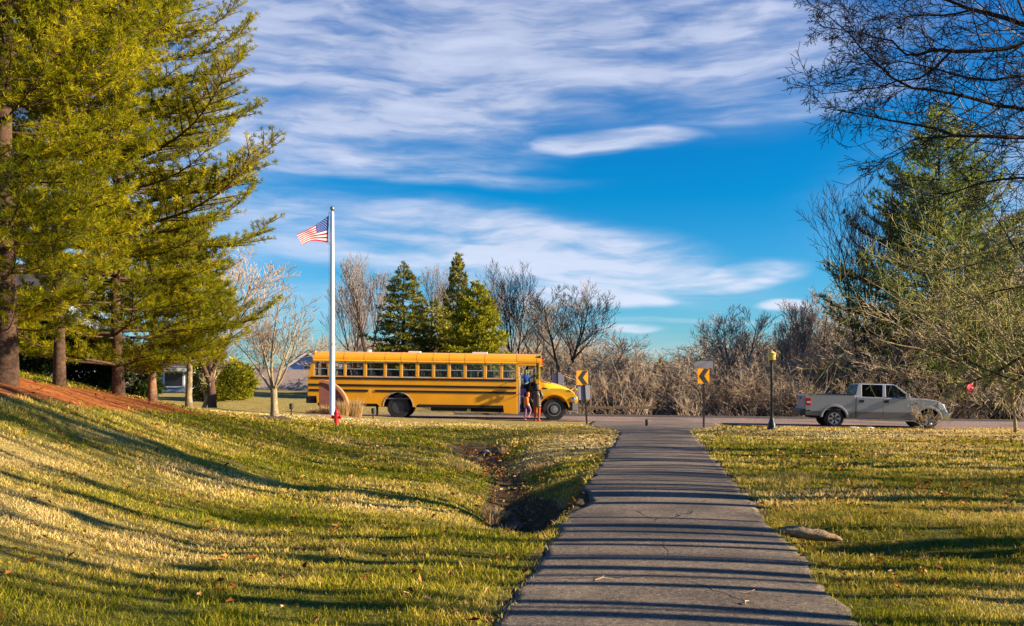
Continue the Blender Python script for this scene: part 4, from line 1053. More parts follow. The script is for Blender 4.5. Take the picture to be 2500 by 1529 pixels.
def glass(name, tint, gl=.06):
    m = bpy.data.materials.new(name); m.use_nodes = True; t = NT(m.node_tree)
    for n in list(m.node_tree.nodes): m.node_tree.nodes.remove(n)
    tr = t.n('ShaderNodeBsdfTransparent'); tr.inputs[0].default_value = (*tint, 1); g = t.n('ShaderNodeBsdfGlossy'); g.inputs['Roughness'].default_value = .03
    fr = t.n('ShaderNodeFresnel'); fr.inputs[0].default_value = 1.45
    mx = t.n('ShaderNodeMixShader'); t.put(mx.inputs[0], t.m('MULTIPLY', fr.outputs[0], .5)); t.put(mx.inputs[1], tr.outputs[0]); t.put(mx.inputs[2], g.outputs[0])
    o = t.n('ShaderNodeOutputMaterial'); t.put(o.inputs[0], mx.outputs[0]); return m
m_glass = glass('window_glass', (.90, .92, .92)); m_glass_dk = glass('tinted_glass', (.28, .32, .34)); m_glass_gr = glass('green_windscreen', (.55, .78, .70))

def wheel(root, x, y, z, r, w, side, rim_m, kind, name='wheel'):
    """axle along y; side -1 faces the camera. wheel > tyre, rim"""
    e = bpy.data.objects.new(name, None); COL.objects.link(e); e.parent = root; e.location = (x, y, z); e.empty_display_size = .1
    b = MB(); s = side
    b.lathe([(r * .60, -w / 2), (r * .93, -w / 2), (r * .99, -w * .38), (r, -w * .2), (r, w * .2), (r * .99, w * .38), (r * .93, w / 2), (r * .60, w / 2)], axis='y', n=40)
    for k in range(28):
        a = k * 2 * math.pi / 28
        c, q = math.cos(a), math.sin(a)
        b.add([((r + .012) * math.cos(a + da), yy, (r + .012) * math.sin(a + da)) if top else ((r - .02) * math.cos(a + da), yy, (r - .02) * math.sin(a + da)) for top in (0, 1) for da in (-.06, .06) for yy in (-w * .42, w * .42)],
              [(0, 1, 3, 2), (4, 6, 7, 5), (0, 4, 5, 1), (2, 3, 7, 6), (0, 2, 6, 4), (1, 5, 7, 3)])
    b.build('tyre', m_rub, e, smooth=False, bevel=0)
    b = MB(); f = s * w / 2
    if kind == 'truckfront':
        b.lathe([(.60 * r, f * .7), (.60 * r, f * 1.02), (.55 * r, f * 1.02), (.52 * r, f * .75), (.40 * r, f * .95), (.30 * r, f * 1.02), (.20 * r, f * 1.02), (.19 * r, f * 1.35), (.10 * r, f * 1.42), (.0005, f * 1.42)], axis='y', n=32)
        for k in range(10):
            a = k * 2 * math.pi / 10; b.lathe([(.022, f * .9), (.022, f * 1.22), (.012, f * 1.25)], c=(.29 * r * math.cos(a), 0, .29 * r * math.sin(a)), axis='y', n=6)
    elif kind == 'dual':
        b.lathe([(.60 * r, f * 1.02), (.55 * r, f * 1.02), (.50 * r, f * .3), (.34 * r, f * .1), (.30 * r, f * .3), (.18 * r, f * .5), (.17 * r, f * .8), (.0005, f * .85)], axis='y', n=32)
        for k in range(10):
            a = k * 2 * math.pi / 10; b.lathe([(.02, f * .1), (.02, f * .4)], c=(.27 * r * math.cos(a), 0, .27 * r * math.sin(a)), axis='y', n=6)
    else:
        b.lathe([(.64 * r, f * .6), (.66 * r, f * 1.02), (.60 * r, f * 1.0), (.58 * r, f * .4), (.0005, f * .35)], axis='y', n=36)
        for k in range(6):
            for da in (-.13, .13):
                a = k * math.pi / 3 + da; a2 = k * math.pi / 3 + da * .8
                p0 = (.12 * r * math.cos(a2), f * .82, .12 * r * math.sin(a2)); p1 = (.60 * r * math.cos(a), f * .92, .60 * r * math.sin(a)); b.tube([p0, p1], [.026, .032], 5)
        b.lathe([(.17 * r, f * .4), (.16 * r, f * .95), (.0005, f)], axis='y', n=20)
    b.build('rim', rim_m, e, smooth=False)
    if kind == 'alloy':
        b = MB(); b.lathe([(.57 * r, f * .36), (.0005, f * .37)], axis='y', n=24); b.build('brake_disc', m_rim_dk, e)
    return e
def arch_pts(cx, cz, r, z0, n=14, a_lo=None):
    """points from left foot over the arch to the right foot"""
    a0 = math.asin(max(-1, min(1, (z0 - cz) / r)))
    return [(cx - r * math.cos(a), cz + r * math.sin(a)) for a in np.linspace(a0, math.pi - a0, n)]

# ---------------------------------------------------------------- school bus (x along the bus, front at +x; near side y=0, far side y=2.44)
Db = 41.75
bx0 = (748 - 1250) / 54.0 * 1.0
bus = thing('school_bus', 'yellow school bus with black rails stopped on the road with its front door open', 'school bus', (bx0, 41.85, 0), R(-1.3))
bus.location.z = float(road_z(np.array(bx0))) + .004
bus.rotation_euler = (0, R(.85), R(-1.3))
WB = 2.44
m54 = lambda px: (px - 748) / 54.0
wins = [(763.3, 796.6), (804, 836), (842, 885), (892.4, 934.6), (941, 974), (980.8, 1013), (1020.6, 1053), (1059.6, 1091), (1097.8, 1130), (1136.8, 1179), (1186.3, 1219.6), (1226, 1257.8)]
wins = [(m54(a), m54(b_)) for a, b_ in wins]
Z0, ZW0, ZW1, ZR = .64, 1.86, 2.52, 3.03
DX0, DX1, BF = m54(1264), m54(1306.5), m54(1316)
RW = m54(971); FW = m54(1352.5)
# body walls
def side_lower(y0, y1, door):
    b = MB()
    poly = [(0.0, ZW0), (0, .95), (.40, .95), (.42, Z0), (3.15, Z0), (3.30, .50)] + arch_pts(RW, .50, .67, .52) + [(4.92, .50), (5.02, Z0)]
    xe = DX0 - .05 if door else BF - .02
    if door: poly += [(xe - .62, Z0), (xe - .58, .30), (xe, .26)]
    else: poly += [(xe, Z0)]
    poly += [(xe, ZW0)]
    b.prism(poly, y0, y1, 'y')
    return b
wall = side_lower(0, .05, True)
wall.box(DX1, BF, 0, .05, .34, 1.80)
far = side_lower(WB - .05, WB, False); wall.v, wall.f = wall.v, wall.f
b0 = len(wall.v); wall.v += far.v; wall.f += [tuple(i + b0 for i in f) for f in far.f]
# pillars between windows + header, both sides
edges = [0.12] + [x for w in wins for x in w] + [DX0 - .05]
for (ya, yb) in ((.002, .048), (WB - .048, WB - .002)):
    wall.prism([(0.0, ZW0), (wins[0][0], ZW0), (wins[0][0], ZW1), (.17, ZW1)], ya, yb, 'y')
    for i in range(len(wins)):
        x0 = wins[i][1]; x1 = wins[i + 1][0] if i + 1 < len(wins) else DX0 - .05
        wall.box(x0, x1, ya, yb, ZW0, ZW1)
wall.box(DX0 - .05, DX1, .002, .048, 2.46, 2.56); wall.box(DX1 + .02, BF - .02, .002, .048, 1.80, 1.86)
wall.box(DX0 - .05, DX0, .002, .052, .26, 2.56)
wall.box(DX0 - .05 + .4, DX0 + 1.1, WB - .048, WB - .002, 2.46, 2.56)
wall.box(DX1 + .05, BF - .03, WB - .048, WB - .002, ZW0, ZW1)
wall.box(.0, .05, .05, WB - .05, .95, ZW0); wall.box(.1, .16, .05, .35, ZW0, ZW1); wall.box(.1, .16, WB - .35, WB - .05, ZW0, ZW1); wall.box(.1, .16, 1.1, 1.34, ZW0, ZW1)
wall.box(BF - .06, BF, .051, WB - .051, 1.0, 1.80)
wall.build('body', m_yel, bus, bevel=.012)
# roof: arched section swept along, closed ends
def roof_ring(x, dz=0, sh=1.0):
    prof = [(0, ZW1 + .06), (0, 2.66), (.03, 2.76), (.12, 2.86), (.28, 2.94), (.55, 3.0), (WB / 2, ZR), (WB - .55, 3.0), (WB - .28, 2.94), (WB - .12, 2.86), (WB - .03, 2.76), (WB, 2.66), (WB, ZW1 + .06)]
    inner = [(WB - .05, ZW1 + .06), (WB - .06, 2.7), (WB - .3, 2.88), (WB / 2, 2.96), (.3, 2.88), (.06, 2.7), (.05, ZW1 + .06)]
    return [(x, y, z) for y, z in prof + inner]
b = MB(); b.loft([roof_ring(.2), roof_ring(BF + .02)])
b.prism([(.20, 2.57), (.24, 2.95), (.30, 3.0), (.34, 2.57)], .08, WB - .08, 'y')
b.prism([(BF + .02, 2.56), (BF + .09, 2.56), (BF + .09, 2.86), (BF + .02, 2.96)], .06, WB - .06, 'y')
rf = b.build('roof', m_yel, bus, bevel=.008)
b = MB()
for k, x in enumerate([m54(px) for px in (836, 885.5, 937, 976, 1015, 1055, 1095, 1133, 1182, 1260, 1309)]):
    pr = [(-.004, 2.6), (-.004, 2.66), (.026, 2.765), (.117, 2.866), (.279, 2.946), (.55, 3.006), (WB / 2, ZR + .006)]
    b.loft([[(x - .01, y, z) for y, z in pr] + [(x - .01, y + .02, z - .02) for y, z in pr[::-1]], [(x + .01, y, z) for y, z in pr] + [(x + .01, y + .02, z - .02) for y, z in pr[::-1]]])
sm_ = b.build('seams', mat('seam_orange', (.52, .21, .01), .5), rf)
for px, w, yy, h in ((888, .12, .9, .09), (1000, .55, 1.2, .06), (1165, .7, 1.2, .06)):
    b = MB(); x = m54(px); b.box(x - w / 2, x + w / 2, yy, yy + .5, ZR - .03, ZR + h); b.build('roof_hatch', m_white, rf, bevel=.01)
# drip rails above windows
for (a, c) in wins + [(DX0, DX1)]:
    if a > DX0 - .1: continue
    b = MB(); b.prism([(-.045, 2.575), (.0, 2.62), (.0, 2.53), (-.045, 2.545)], a - .05, c + .05, 'x'); b.build('drip_rail', m_yel, bus)
# black rails (near side all, far side simple)
for z, rng_x in ((1.785, [(.12, DX0 - .08)]), (1.465, [(.02, DX0 - .08)]), (1.225, [(.06, m54(897)), (m54(914), DX0 - .08)])):
    for (a, c) in rng_x:
        b = MB(); b.box(a, c, -.022, -.002, z - .05, z + .05); b.build('rub_rail', m_blk, bus, bevel=.008)
b = MB(); b.box(5.05, DX0 - .7, -.012, .03, .52, .638); b.box(.45, 3.1, .05, .1, .54, .638); b.build('skirt_rail', m_blk, bus)
# windows: aluminium sash with middle bar and glass, near and far
for (a, c) in wins:
    for yy in (.012, WB - .032):
        b = MB(); t_ = .022
        b.box(a + .001, c - .001, yy, yy + .02, ZW0 + .001, ZW0 + t_ + .015); b.box(a + .001, c - .001, yy, yy + .02, ZW1 - t_, ZW1 - .001); b.box(a + .001, a + t_, yy, yy + .02, ZW0 + .04, ZW1 - t_ - .001); b.box(c - t_, c - .001, yy, yy + .02, ZW0 + .04, ZW1 - t_ - .001)
        b.box(a + t_ + .001, c - t_ - .001, yy, yy + .02, 2.19, 2.225)
        w_ = b.build('window', m_alu, bus)
        b = MB(); b.box(a + t_, c - t_, yy + .008, yy + .012, ZW0 + .038, ZW1 - t_); b.build('pane', m_glass, w_)
# small white paper in the third window, with a 9 on it
def text(name, s, size, loc, rot, m, parent):
    cu = bpy.data.curves.new(name, 'FONT'); cu.body = s; cu.size = size; cu.extrude = .001; cu.align_x = 'CENTER'; cu.align_y = 'CENTER'
    tmp = bpy.data.objects.new(name, cu); COL.objects.link(tmp)
    dg = bpy.context.evaluated_depsgraph_get(); me = bpy.data.meshes.new_from_object(tmp.evaluated_get(dg)); bpy.data.objects.remove(tmp)
    o = bpy.data.objects.new(name, me); COL.objects.link(o); me.materials.append(m); o.parent = parent; o.location = loc; o.rotation_euler = rot; return o
b = MB(); x = m54(828); b.box(x - .06, x + .06, .004, .007, 2.26, 2.42); pp = b.build('number_card', m_white, bus)
text('lettering', '9', .13, (x, .002, 2.34), (R(90), 0, 0), m_blk, pp)
# seats
for r_ in range(12):
    x = .75 + r_ * .76
    if x > 9.2: break
    for (ya, yb) in ((.12, .98), (1.46, 2.3)):
        b = MB(); b.prism([(x, 1.05), (x - .17, 2.21), (x - .12, 2.25), (x - .05, 2.23), (x + .10, 1.05)], ya, yb, 'y'); b.box(x + .1, x + .5, ya, yb, 1.18, 1.32)
        s_ = b.build('seat', m_seat, bus, bevel=.02)
        b = MB(); b.prism([(x - .012, 1.15), (x - .175, 2.20), (x - .20, 2.20), (x - .026, 1.15)], ya + .03, yb - .03, 'y'); b.build('seat_back', m_seatback, s_)
b = MB(); b.box(.1, DX0 - .05, .06, WB - .06, .86, .92); b.box(DX0 - .05, BF, 1.0, WB - .06, .86, .92); b.build('floor', m_inner, bus)
# entry well with steps, door folded open, driver's seat, wheel
b = MB(); b.box(DX0, DX1, .05, 1.0, .30, .36); b.box(DX0, DX1, .36, 1.0, .36, .62); b.box(DX0, DX1, .68, 1.0, .62, .86); b.build('step', m_inner, bus)
b = MB(); b.box(DX0 - .045, DX0 - .005, .06, 1.0, .3, 1.7); b.box(DX1 + .005, DX1 + .04, .06, 1.0, .3, 1.3); b.box(DX0 + .1, DX0 + .14, 1.05, 1.9, .92, 1.75); b.build('partition', m_inner, bus)
b = MB(); b.tube([(DX0 + .10, .12, .7), (DX0 + .10, .12, 2.0), (DX0 + .10, .9, 2.3)], .018, 6); b.tube([(DX0 + .05, .03, .36), (DX0 + .05, .03, 2.42)], .014, 6); b.build('handrail', m_alu, bus)
b = MB()
for k in (0, 1): x = DX1 - .05 - .05 * k; b.box(x - .015, x + .015, .03, .42 - .1 * k, .62, 2.42)
dr = b.build('door', m_blk, bus)
b = MB(); b.prism([(DX1 - .55, 1.05), (DX1 - .75, 1.9), (DX1 - .66, 1.95), (DX1 - .45, 1.05)], 1.5, 2.05, 'y'); b.box(DX1 - .5, DX1 - .05, 1.5, 2.05, 1.2, 1.35); b.build('driver_seat', m_seat, bus, bevel=.02)
b = MB(); c = Vector((BF - .12, 1.75, 1.72)); pts = []
for k in range(25):
    a = k * 2 * math.pi / 24; pts.append(c + Vector((.10 * math.sin(a), .23 * math.cos(a), .20 * math.sin(a))))
b.tube(pts, .014, 6, cap=False); b.tube([c, c + Vector((.25, 0, -.25))], .02, 6); b.build('steering_wheel', m_blk, bus)
b = MB(); b.box(BF - .25, BF - .062, .3, WB - .1, 1.2, 1.55); b.build('dashboard', m_blk, bus, bevel=.02)
# windscreen with frames
b = MB(); z0, z1 = 1.80, 2.56
b.box(BF - .05, BF + .02, .0, .06, z0, z1); b.box(BF - .05, BF + .02, WB - .06, WB, z0, z1); b.box(BF - .05, BF + .02, .061, WB - .061, z0, z0 + .07)
b.build('windscreen_frame', m_yel_lit, bus, bevel=.008)
b = MB(); b.box(DX1 + .02, BF - .05, .02, .03, z0 + .02, z1 - .02); b.box(BF + .021, BF + .03, .07, WB - .07, z0 + .08, z1 - .02); b.build('windscreen', m_glass_gr, bus)
# front warning lights and clearance lamps
for yy in (.25, .55, WB - .55, WB - .25):
    b = MB(); b.lathe([(.09, BF + .085), (.09, BF + .13), (.06, BF + .14)], c=(0, yy, 2.70), axis='x', n=16); b.build('warning_light', m_red if yy in (.25, WB - .25) else m_amber, bus)
b = MB(); b.box(BF + .09, BF + .2, .12, .68, 2.80, 2.84); b.build('visor', m_blk, bus)
# hood
hood = MB(); rings = []
for x, w, zt, zb in ((BF, 2.0, 1.78, 1.0), (BF + .35, 1.98, 1.745, .95), (BF + .75, 1.87, 1.67, .9), (BF + 1.15, 1.74, 1.54, .85), (BF + 1.45, 1.6, 1.40, .82), (BF + 1.63, 1.45, 1.25, .8), (BF + 1.72, 1.3, 1.0, .8)):
    c = WB / 2; h = zt - zb; r = []
    for (u_, v_) in ((-1, 0), (-1, .55), (-.95, .8), (-.8, .93), (-.45, 1), (0, 1.02), (.45, 1), (.8, .93), (.95, .8), (1, .55), (1, 0)): r.append((x, c + u_ * w / 2, zb + v_ * h))
    rings.append(r)
hood.loft(rings); ho = hood.build('hood', m_yel_lit, bus, smooth=True, bevel=0)
# fenders
for (ya, yb) in ((.02, .52), (WB - .52, WB - .02)):
    b = MB(); ap = arch_pts(FW, .50, .66, .62, 18)
    poly = [(BF + .01, .45)] + [(max(BF + .06, x), z) for x, z in ap] + [(FW + .66, .85), (BF + 1.72, .86), (BF + 1.69, 1.08), (BF + 1.56, 1.27), (BF + 1.32, 1.40), (BF + 1.0, 1.46), (BF + .6, 1.46), (BF + .25, 1.40), (BF + .01, 1.38)]
    # outer lip higher towards the hood: taper with loft of two outlines
    b.prism(poly, ya, yb, 'y'); b.build('fender', m_yel_lit, bus, bevel=.05, seg=3)
b = MB(); ap = arch_pts(FW, .50, .66, .62, 18); ap2 = arch_pts(FW, .50, .72, .62, 18)
b.prism([(max(BF + .06, x), z) for x, z in ap] + [(max(BF + .03, x), z) for x, z in ap2[::-1]], -.02, .018, 'y'); b.build('fender_lip', m_yel, bus)
b = MB(); b.box(BF + .02, BF + 1.6, .56, WB - .56, .55, 1.0); b.box(.4, BF, .3, WB - .3, .5, .62); b.box(5.6, 7.2, .12, .8, .36, .6); b.tube([(RW, .3, .5), (RW, WB - .3, .5)], .12, 8); b.tube([(7.4, .5, .42), (9.3, .5, .42)], .09, 8); b.build('chassis', m_under, bus)
b = MB(); ap = arch_pts(RW, .50, .655, .52); b.prism([(RW - .66, .56)] + ap + [(RW + .66, .56), (RW + .66, 1.3), (RW - .66, 1.3)], .055, .9, 'y'); b.build('wheel_well', m_under, bus)
b = MB(); ap = arch_pts(RW, .50, .67, .52); ap2 = arch_pts(RW, .50, .70, .52); b.prism(ap + ap2[::-1], -.015, .0 - .002, 'y'); b.build('arch_trim', m_alu, bus)
# hood vent, headlight, grille, bumper
b = MB(); b.prism([(BF + .10, 1.49), (BF + .38, 1.46), (BF + .34, 1.39), (BF + .12, 1.38)], .155, .19, 'y'); b.build('hood_vent', m_blk, bus)
b = MB(); b.lathe([(.11, .0), (.10, .05), (.05, .08)], c=(BF + 1.52, 0, .98), axis='y', n=20); b.v = [(x, y * -1 + .03, z) for x, y, z in b.v]; b.build('headlight', m_chrome, bus)
b = MB(); b.lathe([(.10, BF + 1.68), (.09, BF + 1.73)], c=(0, .3, 1.0), axis='x', n=20); b.lathe([(.10, BF + 1.68), (.09, BF + 1.73)], c=(0, WB - .3, 1.0), axis='x', n=20); b.build('headlight', m_white, bus)
b = MB(); b.box(BF + 1.71, BF + 1.745, .75, WB - .75, .82, 1.10); b.build('grille', m_blk, bus)
b = MB(); b.prism([(.02, BF + 1.30), (0, BF + 1.50), (.18, BF + 1.77), (WB - .18, BF + 1.77), (WB, BF + 1.50), (WB - .02, BF + 1.30), (WB - .12, BF + 1.30), (WB - .3, BF + 1.68), (.3, BF + 1.68), (.12, BF + 1.30)], 0, 1, 'z')
b.v = [(y, x, .46 + .36 * z) for x, y, z in b.v]; b.build('front_bumper', m_blk, bus, bevel=.02)
b = MB(); b.box(-.08, .30, .05, WB - .05, .62, .90); b.build('rear_bumper', m_blk, bus, bevel=.02)
b = MB(); b.box(RW - 1.02, RW - .98, .08, .5, .12, .52); b.build('mudflap', m_under, bus)
# mirrors
b = MB(); b.tube([(BF + .02, .05, 2.40), (BF + .25, -.12, 2.46), (BF + .52, -.35, 2.46), (BF + .56, -.36, 2.2), (BF + .56, -.36, 1.75), (BF + .45, -.25, 1.68), (BF + .05, .08, 1.76)], .016, 6); b.build('mirror_bracket', m_blk, bus)
b = MB(); b.box(BF + .50, BF + .56, -.50, -.30, 2.12, 2.36); b.box(BF + .50, BF + .56, -.48, -.32, 1.80, 1.96); b.box(BF + .515, BF + .535, -.41, -.39, 1.96, 2.12); b.build('mirror', m_blk, bus, bevel=.0)
b = MB(); b.tube([(BF + 1.3, .3, 1.35), (BF + 1.66, .05, 1.50)], .022, 6); b.lathe([(.001, -.06), (.10, -.03), (.12, 0), (.10, .03), (.001, .06)], c=(BF + 1.72, .0, 1.52), axis='y', n=16); b.build('crossover_mirror', m_chrome, bus)
wheel(bus, RW, .20, .50, .50, .24, -1, m_rim_dk, 'dual'); wheel(bus, RW, WB - .2, .5, .5, .24, 1, m_rim_dk, 'dual')
wheel(bus, RW, .50, .50, .50, .24, -1, m_rim_dk, 'dual'); wheel(bus, RW, WB - .5, .5, .5, .24, 1, m_rim_dk, 'dual')
wheel(bus, FW, .17, .51, .51, .27, -1, m_rim, 'truckfront'); wheel(bus, FW, WB - .17, .51, .51, .27, 1, m_rim, 'truckfront')
b = MB(); b.box(.10, .13, -.004, -.0015, .80, .86); b.build('marker_light', m_red, bus)

# ---------------------------------------------------------------- pickup
m_silver = mat('silver_paint', (.44, .43, .46), .35, metal=.25, coat=.5); m_two = mat('taupe_paint', (.21, .18, .17), .4, metal=.2, coat=.4); m_plastic = mat('black_plastic', (.02, .02, .022), .5)
tx, ty = (1966 - 1250) / F * 38.4, 38.4
tr_ = thing('pickup_truck', 'silver crew cab pickup truck with taupe lower body driving on the road', 'pickup truck', (tx, ty, float(road_z(np.array(tx))) - .035), R(-7.5))
tr_.rotation_euler = (0, R(.7), R(-7.5))
TW = 1.98
tz = lambda cx, cy: ((cx - 690) / 275.0, (1061 + .0147 * (cx - 1010) - cy) / 283.0)
RWt = tz(1010, 965); FWt = tz(2030, 975); RWt = (RWt[0], .375); FWt = (FWt[0], .375)
L_ = tz(2240, 900)[0]
def body_poly(z_lo, z_hi):
    pass
split = .66
# lower taupe band and upper silver body, near/far sides full width block with wheel cutouts made by prisms
x_cab0, x_cab1 = tz(1245, 0)[0], tz(1850, 0)[0]
top = [tz(1240, 705), tz(1870, 730)]
up_poly = [(0.0, split), (0, 1.36), (.04, 1.385), (x_cab0 - .02, 1.355)]
def bed():
    a = arch_pts(RWt[0], RWt[1], .49, split, 12)
    b = MB(); b.prism([(.0, split)] + a + [(x_cab0 - .012, split), (x_cab0 - .012, 1.35), (.03, 1.385), (.0, 1.36)], 0, .12, 'y')
    b.prism([(.0, split)] + a + [(x_cab0 - .012, split), (x_cab0 - .012, 1.35), (.03, 1.385), (.0, 1.36)], TW - .12, TW, 'y')
    b.box(.0, .06, .121, TW - .121, .66, 1.36); b.box(.06, x_cab0 - .02, .121, TW - .121, .70, .78); b.box(x_cab0 - .07, x_cab0 - .012, .121, TW - .121, .7, 1.33)
    return b
bd = bed().build('bed', m_silver, tr_, bevel=.02)
b = MB(); b.box(.03, x_cab0 - .02, -.005, .125, 1.372, 1.40); b.box(.03, x_cab0 - .02, TW - .125, TW + .005, 1.372, 1.40); b.xf(Matrix.Translation((0, 0, -.01))); b.build('bed_rail', m_plastic, tr_, bevel=.01)
b = MB(); b.box(-.03, -.002, .16, TW - .16, .70, 1.34); tg = b.build('tailgate', m_silver, tr_, bevel=.015); b = MB(); b.box(-.045, -.031, .85, 1.13, 1.15, 1.25); b.build('handle', m_plastic, tg)
# cab lower + front
a = arch_pts(FWt[0], FWt[1], .47, split, 12)
hp = [tz(1858, 724), tz(1950, 722), tz(2060, 735), tz(2140, 752), tz(2195, 790), tz(2225, 860), (tz(2238, 0)[0], .72), (tz(2238, 0)[0], split)]
b = MB(); b.prism([(x_cab0 + .012, split)] + a + [hp[-1]] + hp[::-1][1:] + [tz(1245, 697)], 0.0, TW, 'y')
cb = b.build('body', m_silver, tr_, bevel=.05, seg=3)
lo = .40
a1 = arch_pts(RWt[0], RWt[1], .49, lo + .02, 14); a1 = [q for q in a1 if q[1] < split + .001]
def band(x0, x1, cut):
    b = MB(); cx, r_ = cut if cut else (None, None)
    return b
lw = MB()
def strip(xa, xb):
    lw.box(xa, xb, -.006, TW + .006, lo, split - .003)
# quads between wheel arches
r1, r2 = RWt[0] - .44, RWt[0] + .44; f1, f2 = FWt[0] - .42, FWt[0] + .42
lw.prism([(0, lo + .1), (0, split - .003), (r1 + .03, split - .003), (r1 - .04, lo + .08)], -.006, TW + .006, 'y')
lw.prism([(r2 + .05, lo), (r2 - .02, split - .003), (x_cab0 - .012, split - .003), (x_cab0 - .012, lo)], -.006, TW + .006, 'y')
lw.prism([(x_cab0 + .012, lo), (x_cab0 + .012, split - .003), (f1 + .02, split - .003), (f1 - .05, lo - .02)], -.006, TW + .006, 'y')
lw.build('lower_body', m_two, tr_, bevel=.015)
# flares
for cx, cz, r_, lbl in ((RWt[0], RWt[1], .49, 0), (FWt[0], FWt[1], .47, 0)):
    for (ya, yb) in ((-.045, -.0065), (TW + .0065, TW + .045)):
        A1 = arch_pts(cx, cz, r_, lo + .03, 16); A2 = arch_pts(cx, cz, r_ + .085, lo + .03, 16)
        b = MB(); b.prism(A1 + A2[::-1], ya, yb, 'y'); b.build('wheel_flare', m_silver, tr_, bevel=.015)
b = MB(); b.box(.3, L_ - .3, .25, TW - .25, .38, .655); b.tube([(RWt[0], .2, .375), (RWt[0], TW - .2, .375)], .07, 8); b.build('chassis', m_under, tr_)
# greenhouse: tapered upper cab
def ring(z, x0, x1, inset): return [(x0, inset, z), (x1, inset, z), (x1, TW - inset, z), (x0, TW - inset, z)]
gb = tz(1245, 700)[1]; gt = tz(1300, 548)[1]
xb0, xb1 = tz(1108, 690)[0], tz(1865, 728)[0]; xt0, xt1 = tz(1160, 548)[0], tz(1690, 575)[0]
xb0 = x_cab0 - .0; xt0 = x_cab0 + .12
def lerp(a, b_, t): return a + (b_ - a) * t
def gh(x, z_t, side):          # point on the side plane at height fraction
    ins = lerp(.05, .20, z_t); y = ins if side < 0 else TW - ins
    return (x, y, lerp(gb, gt, z_t))
b = MB(); rt = [(xt0 - .02, .19, gt - .03), (xt1 + .02, .19, gt - .05), (xt1 + .02, TW - .19, gt - .05), (xt0 - .02, TW - .19, gt - .03)]
rt2 = [(xt0 + .08, .28, gt + .015), (xt1 - .1, .28, gt + .0), (xt1 - .1, TW - .28, gt + .0), (xt0 + .08, TW - .28, gt + .015)]
b.loft([rt, rt2]); b.build('cab_roof', m_silver, tr_, bevel=.03, seg=3)
# pillars as thin slabs on both sides
def pil(x_b0, x_b1, x_t0, x_t1, m, nm):
    b = MB()
    for sd_ in (-1, 1):
        q = [gh(x_b0, 0, sd_), gh(x_b1, 0, sd_), gh(x_t1, .93, sd_), gh(x_t0, .93, sd_)]
        q2 = [(x, y - sd_ * .05, z) for x, y, z in q]; b.loft([q, q2])
    return b.build(nm, m, tr_, bevel=.01)
px_ = lambda cx: tz(cx, 0)[0]
pil(xb0, px_(1312), xt0, px_(1318), m_silver, 'pillar'); pil(px_(1535), px_(1575), px_(1545), px_(1578), m_silver, 'pillar')
pil(xb1 - .14, xb1 - .02, xt1 - .07, xt1 + .01, m_silver, 'pillar')
b = MB(); b.loft([[(xb0, .1, gb), (xb0, TW - .1, gb), (xb0 + .05, TW - .1, gb), (xb0 + .05, .1, gb)], [(xb0 + .0, .1, gb + .06), (xb0 + .0, TW - .1, gb + .06), (xb0 + .05, TW - .1, gb + .06), (xb0 + .05, .1, gb + .06)]]); b.build('cab_back', m_silver, tr_)
# glass
b = MB()
for sd_ in (-1, 1):
    q = [gh(px_(1312), .02, sd_), gh(px_(1535), .02, sd_), gh(px_(1545), .93, sd_), gh(px_(1318), .93, sd_)]; q = [(x, y - sd_ * .02, z) for x, y, z in q]; b.loft([q, [(x, y - sd_ * .006, z) for x, y, z in q]])
b.build('rear_door_window', m_glass_dk, tr_)
b = MB()
for sd_ in (-1, 1):
    q = [gh(px_(1575), .02, sd_), gh(xb1 - .14, .0, sd_), gh(xt1 - .07, .93, sd_), gh(px_(1578), .93, sd_)]; q = [(x, y - sd_ * .02, z) for x, y, z in q]; b.loft([q, [(x, y - sd_ * .006, z) for x, y, z in q]])
b.build('front_door_window', glass('cab_glass', (.5, .56, .56)), tr_)
q = [(xb1 - .02, .1, gb - .02), (xb1 - .02, TW - .1, gb - .02), (xt1, TW - .24, gt - .05), (xt1, .24, gt - .05)]; b = MB(); b.loft([q, [(x - .012, y, z - .01) for x, y, z in q]]); b.build('windscreen', glass('screen_glass', (.5, .56, .56)), tr_)
q = [(xb0 + .01, .14, gb + .06), (xb0 + .01, TW - .14, gb + .06), (xt0 - .01, TW - .26, gt - .05), (xt0 - .01, .26, gt - .05)]; b = MB(); b.loft([q, [(x + .012, y, z) for x, y, z in q]]); b.build('rear_window', m_glass_dk, tr_)
# seats inside
for cx, yy in ((1480, .3), (1480, 1.15), (1690, .3), (1690, 1.15)):
    x = px_(cx); b = MB(); b.prism([(x, .9), (x - .2, 1.62), (x - .08, 1.62), (x + .12, .9)], yy, yy + .5, 'y'); b.box(x - .2, x - .1, yy + .12, yy + .38, 1.60, 1.74); b.build('seat', m_seat, tr_, bevel=.03)
b = MB(); b.box(x_cab0 + .1, xb1 - .2, .12, TW - .12, .7, .9); b.box(xb1 - .35, xb1 - .1, .12, TW - .12, 1.0, gb - .03); b.build('cab_floor', m_inner, tr_)
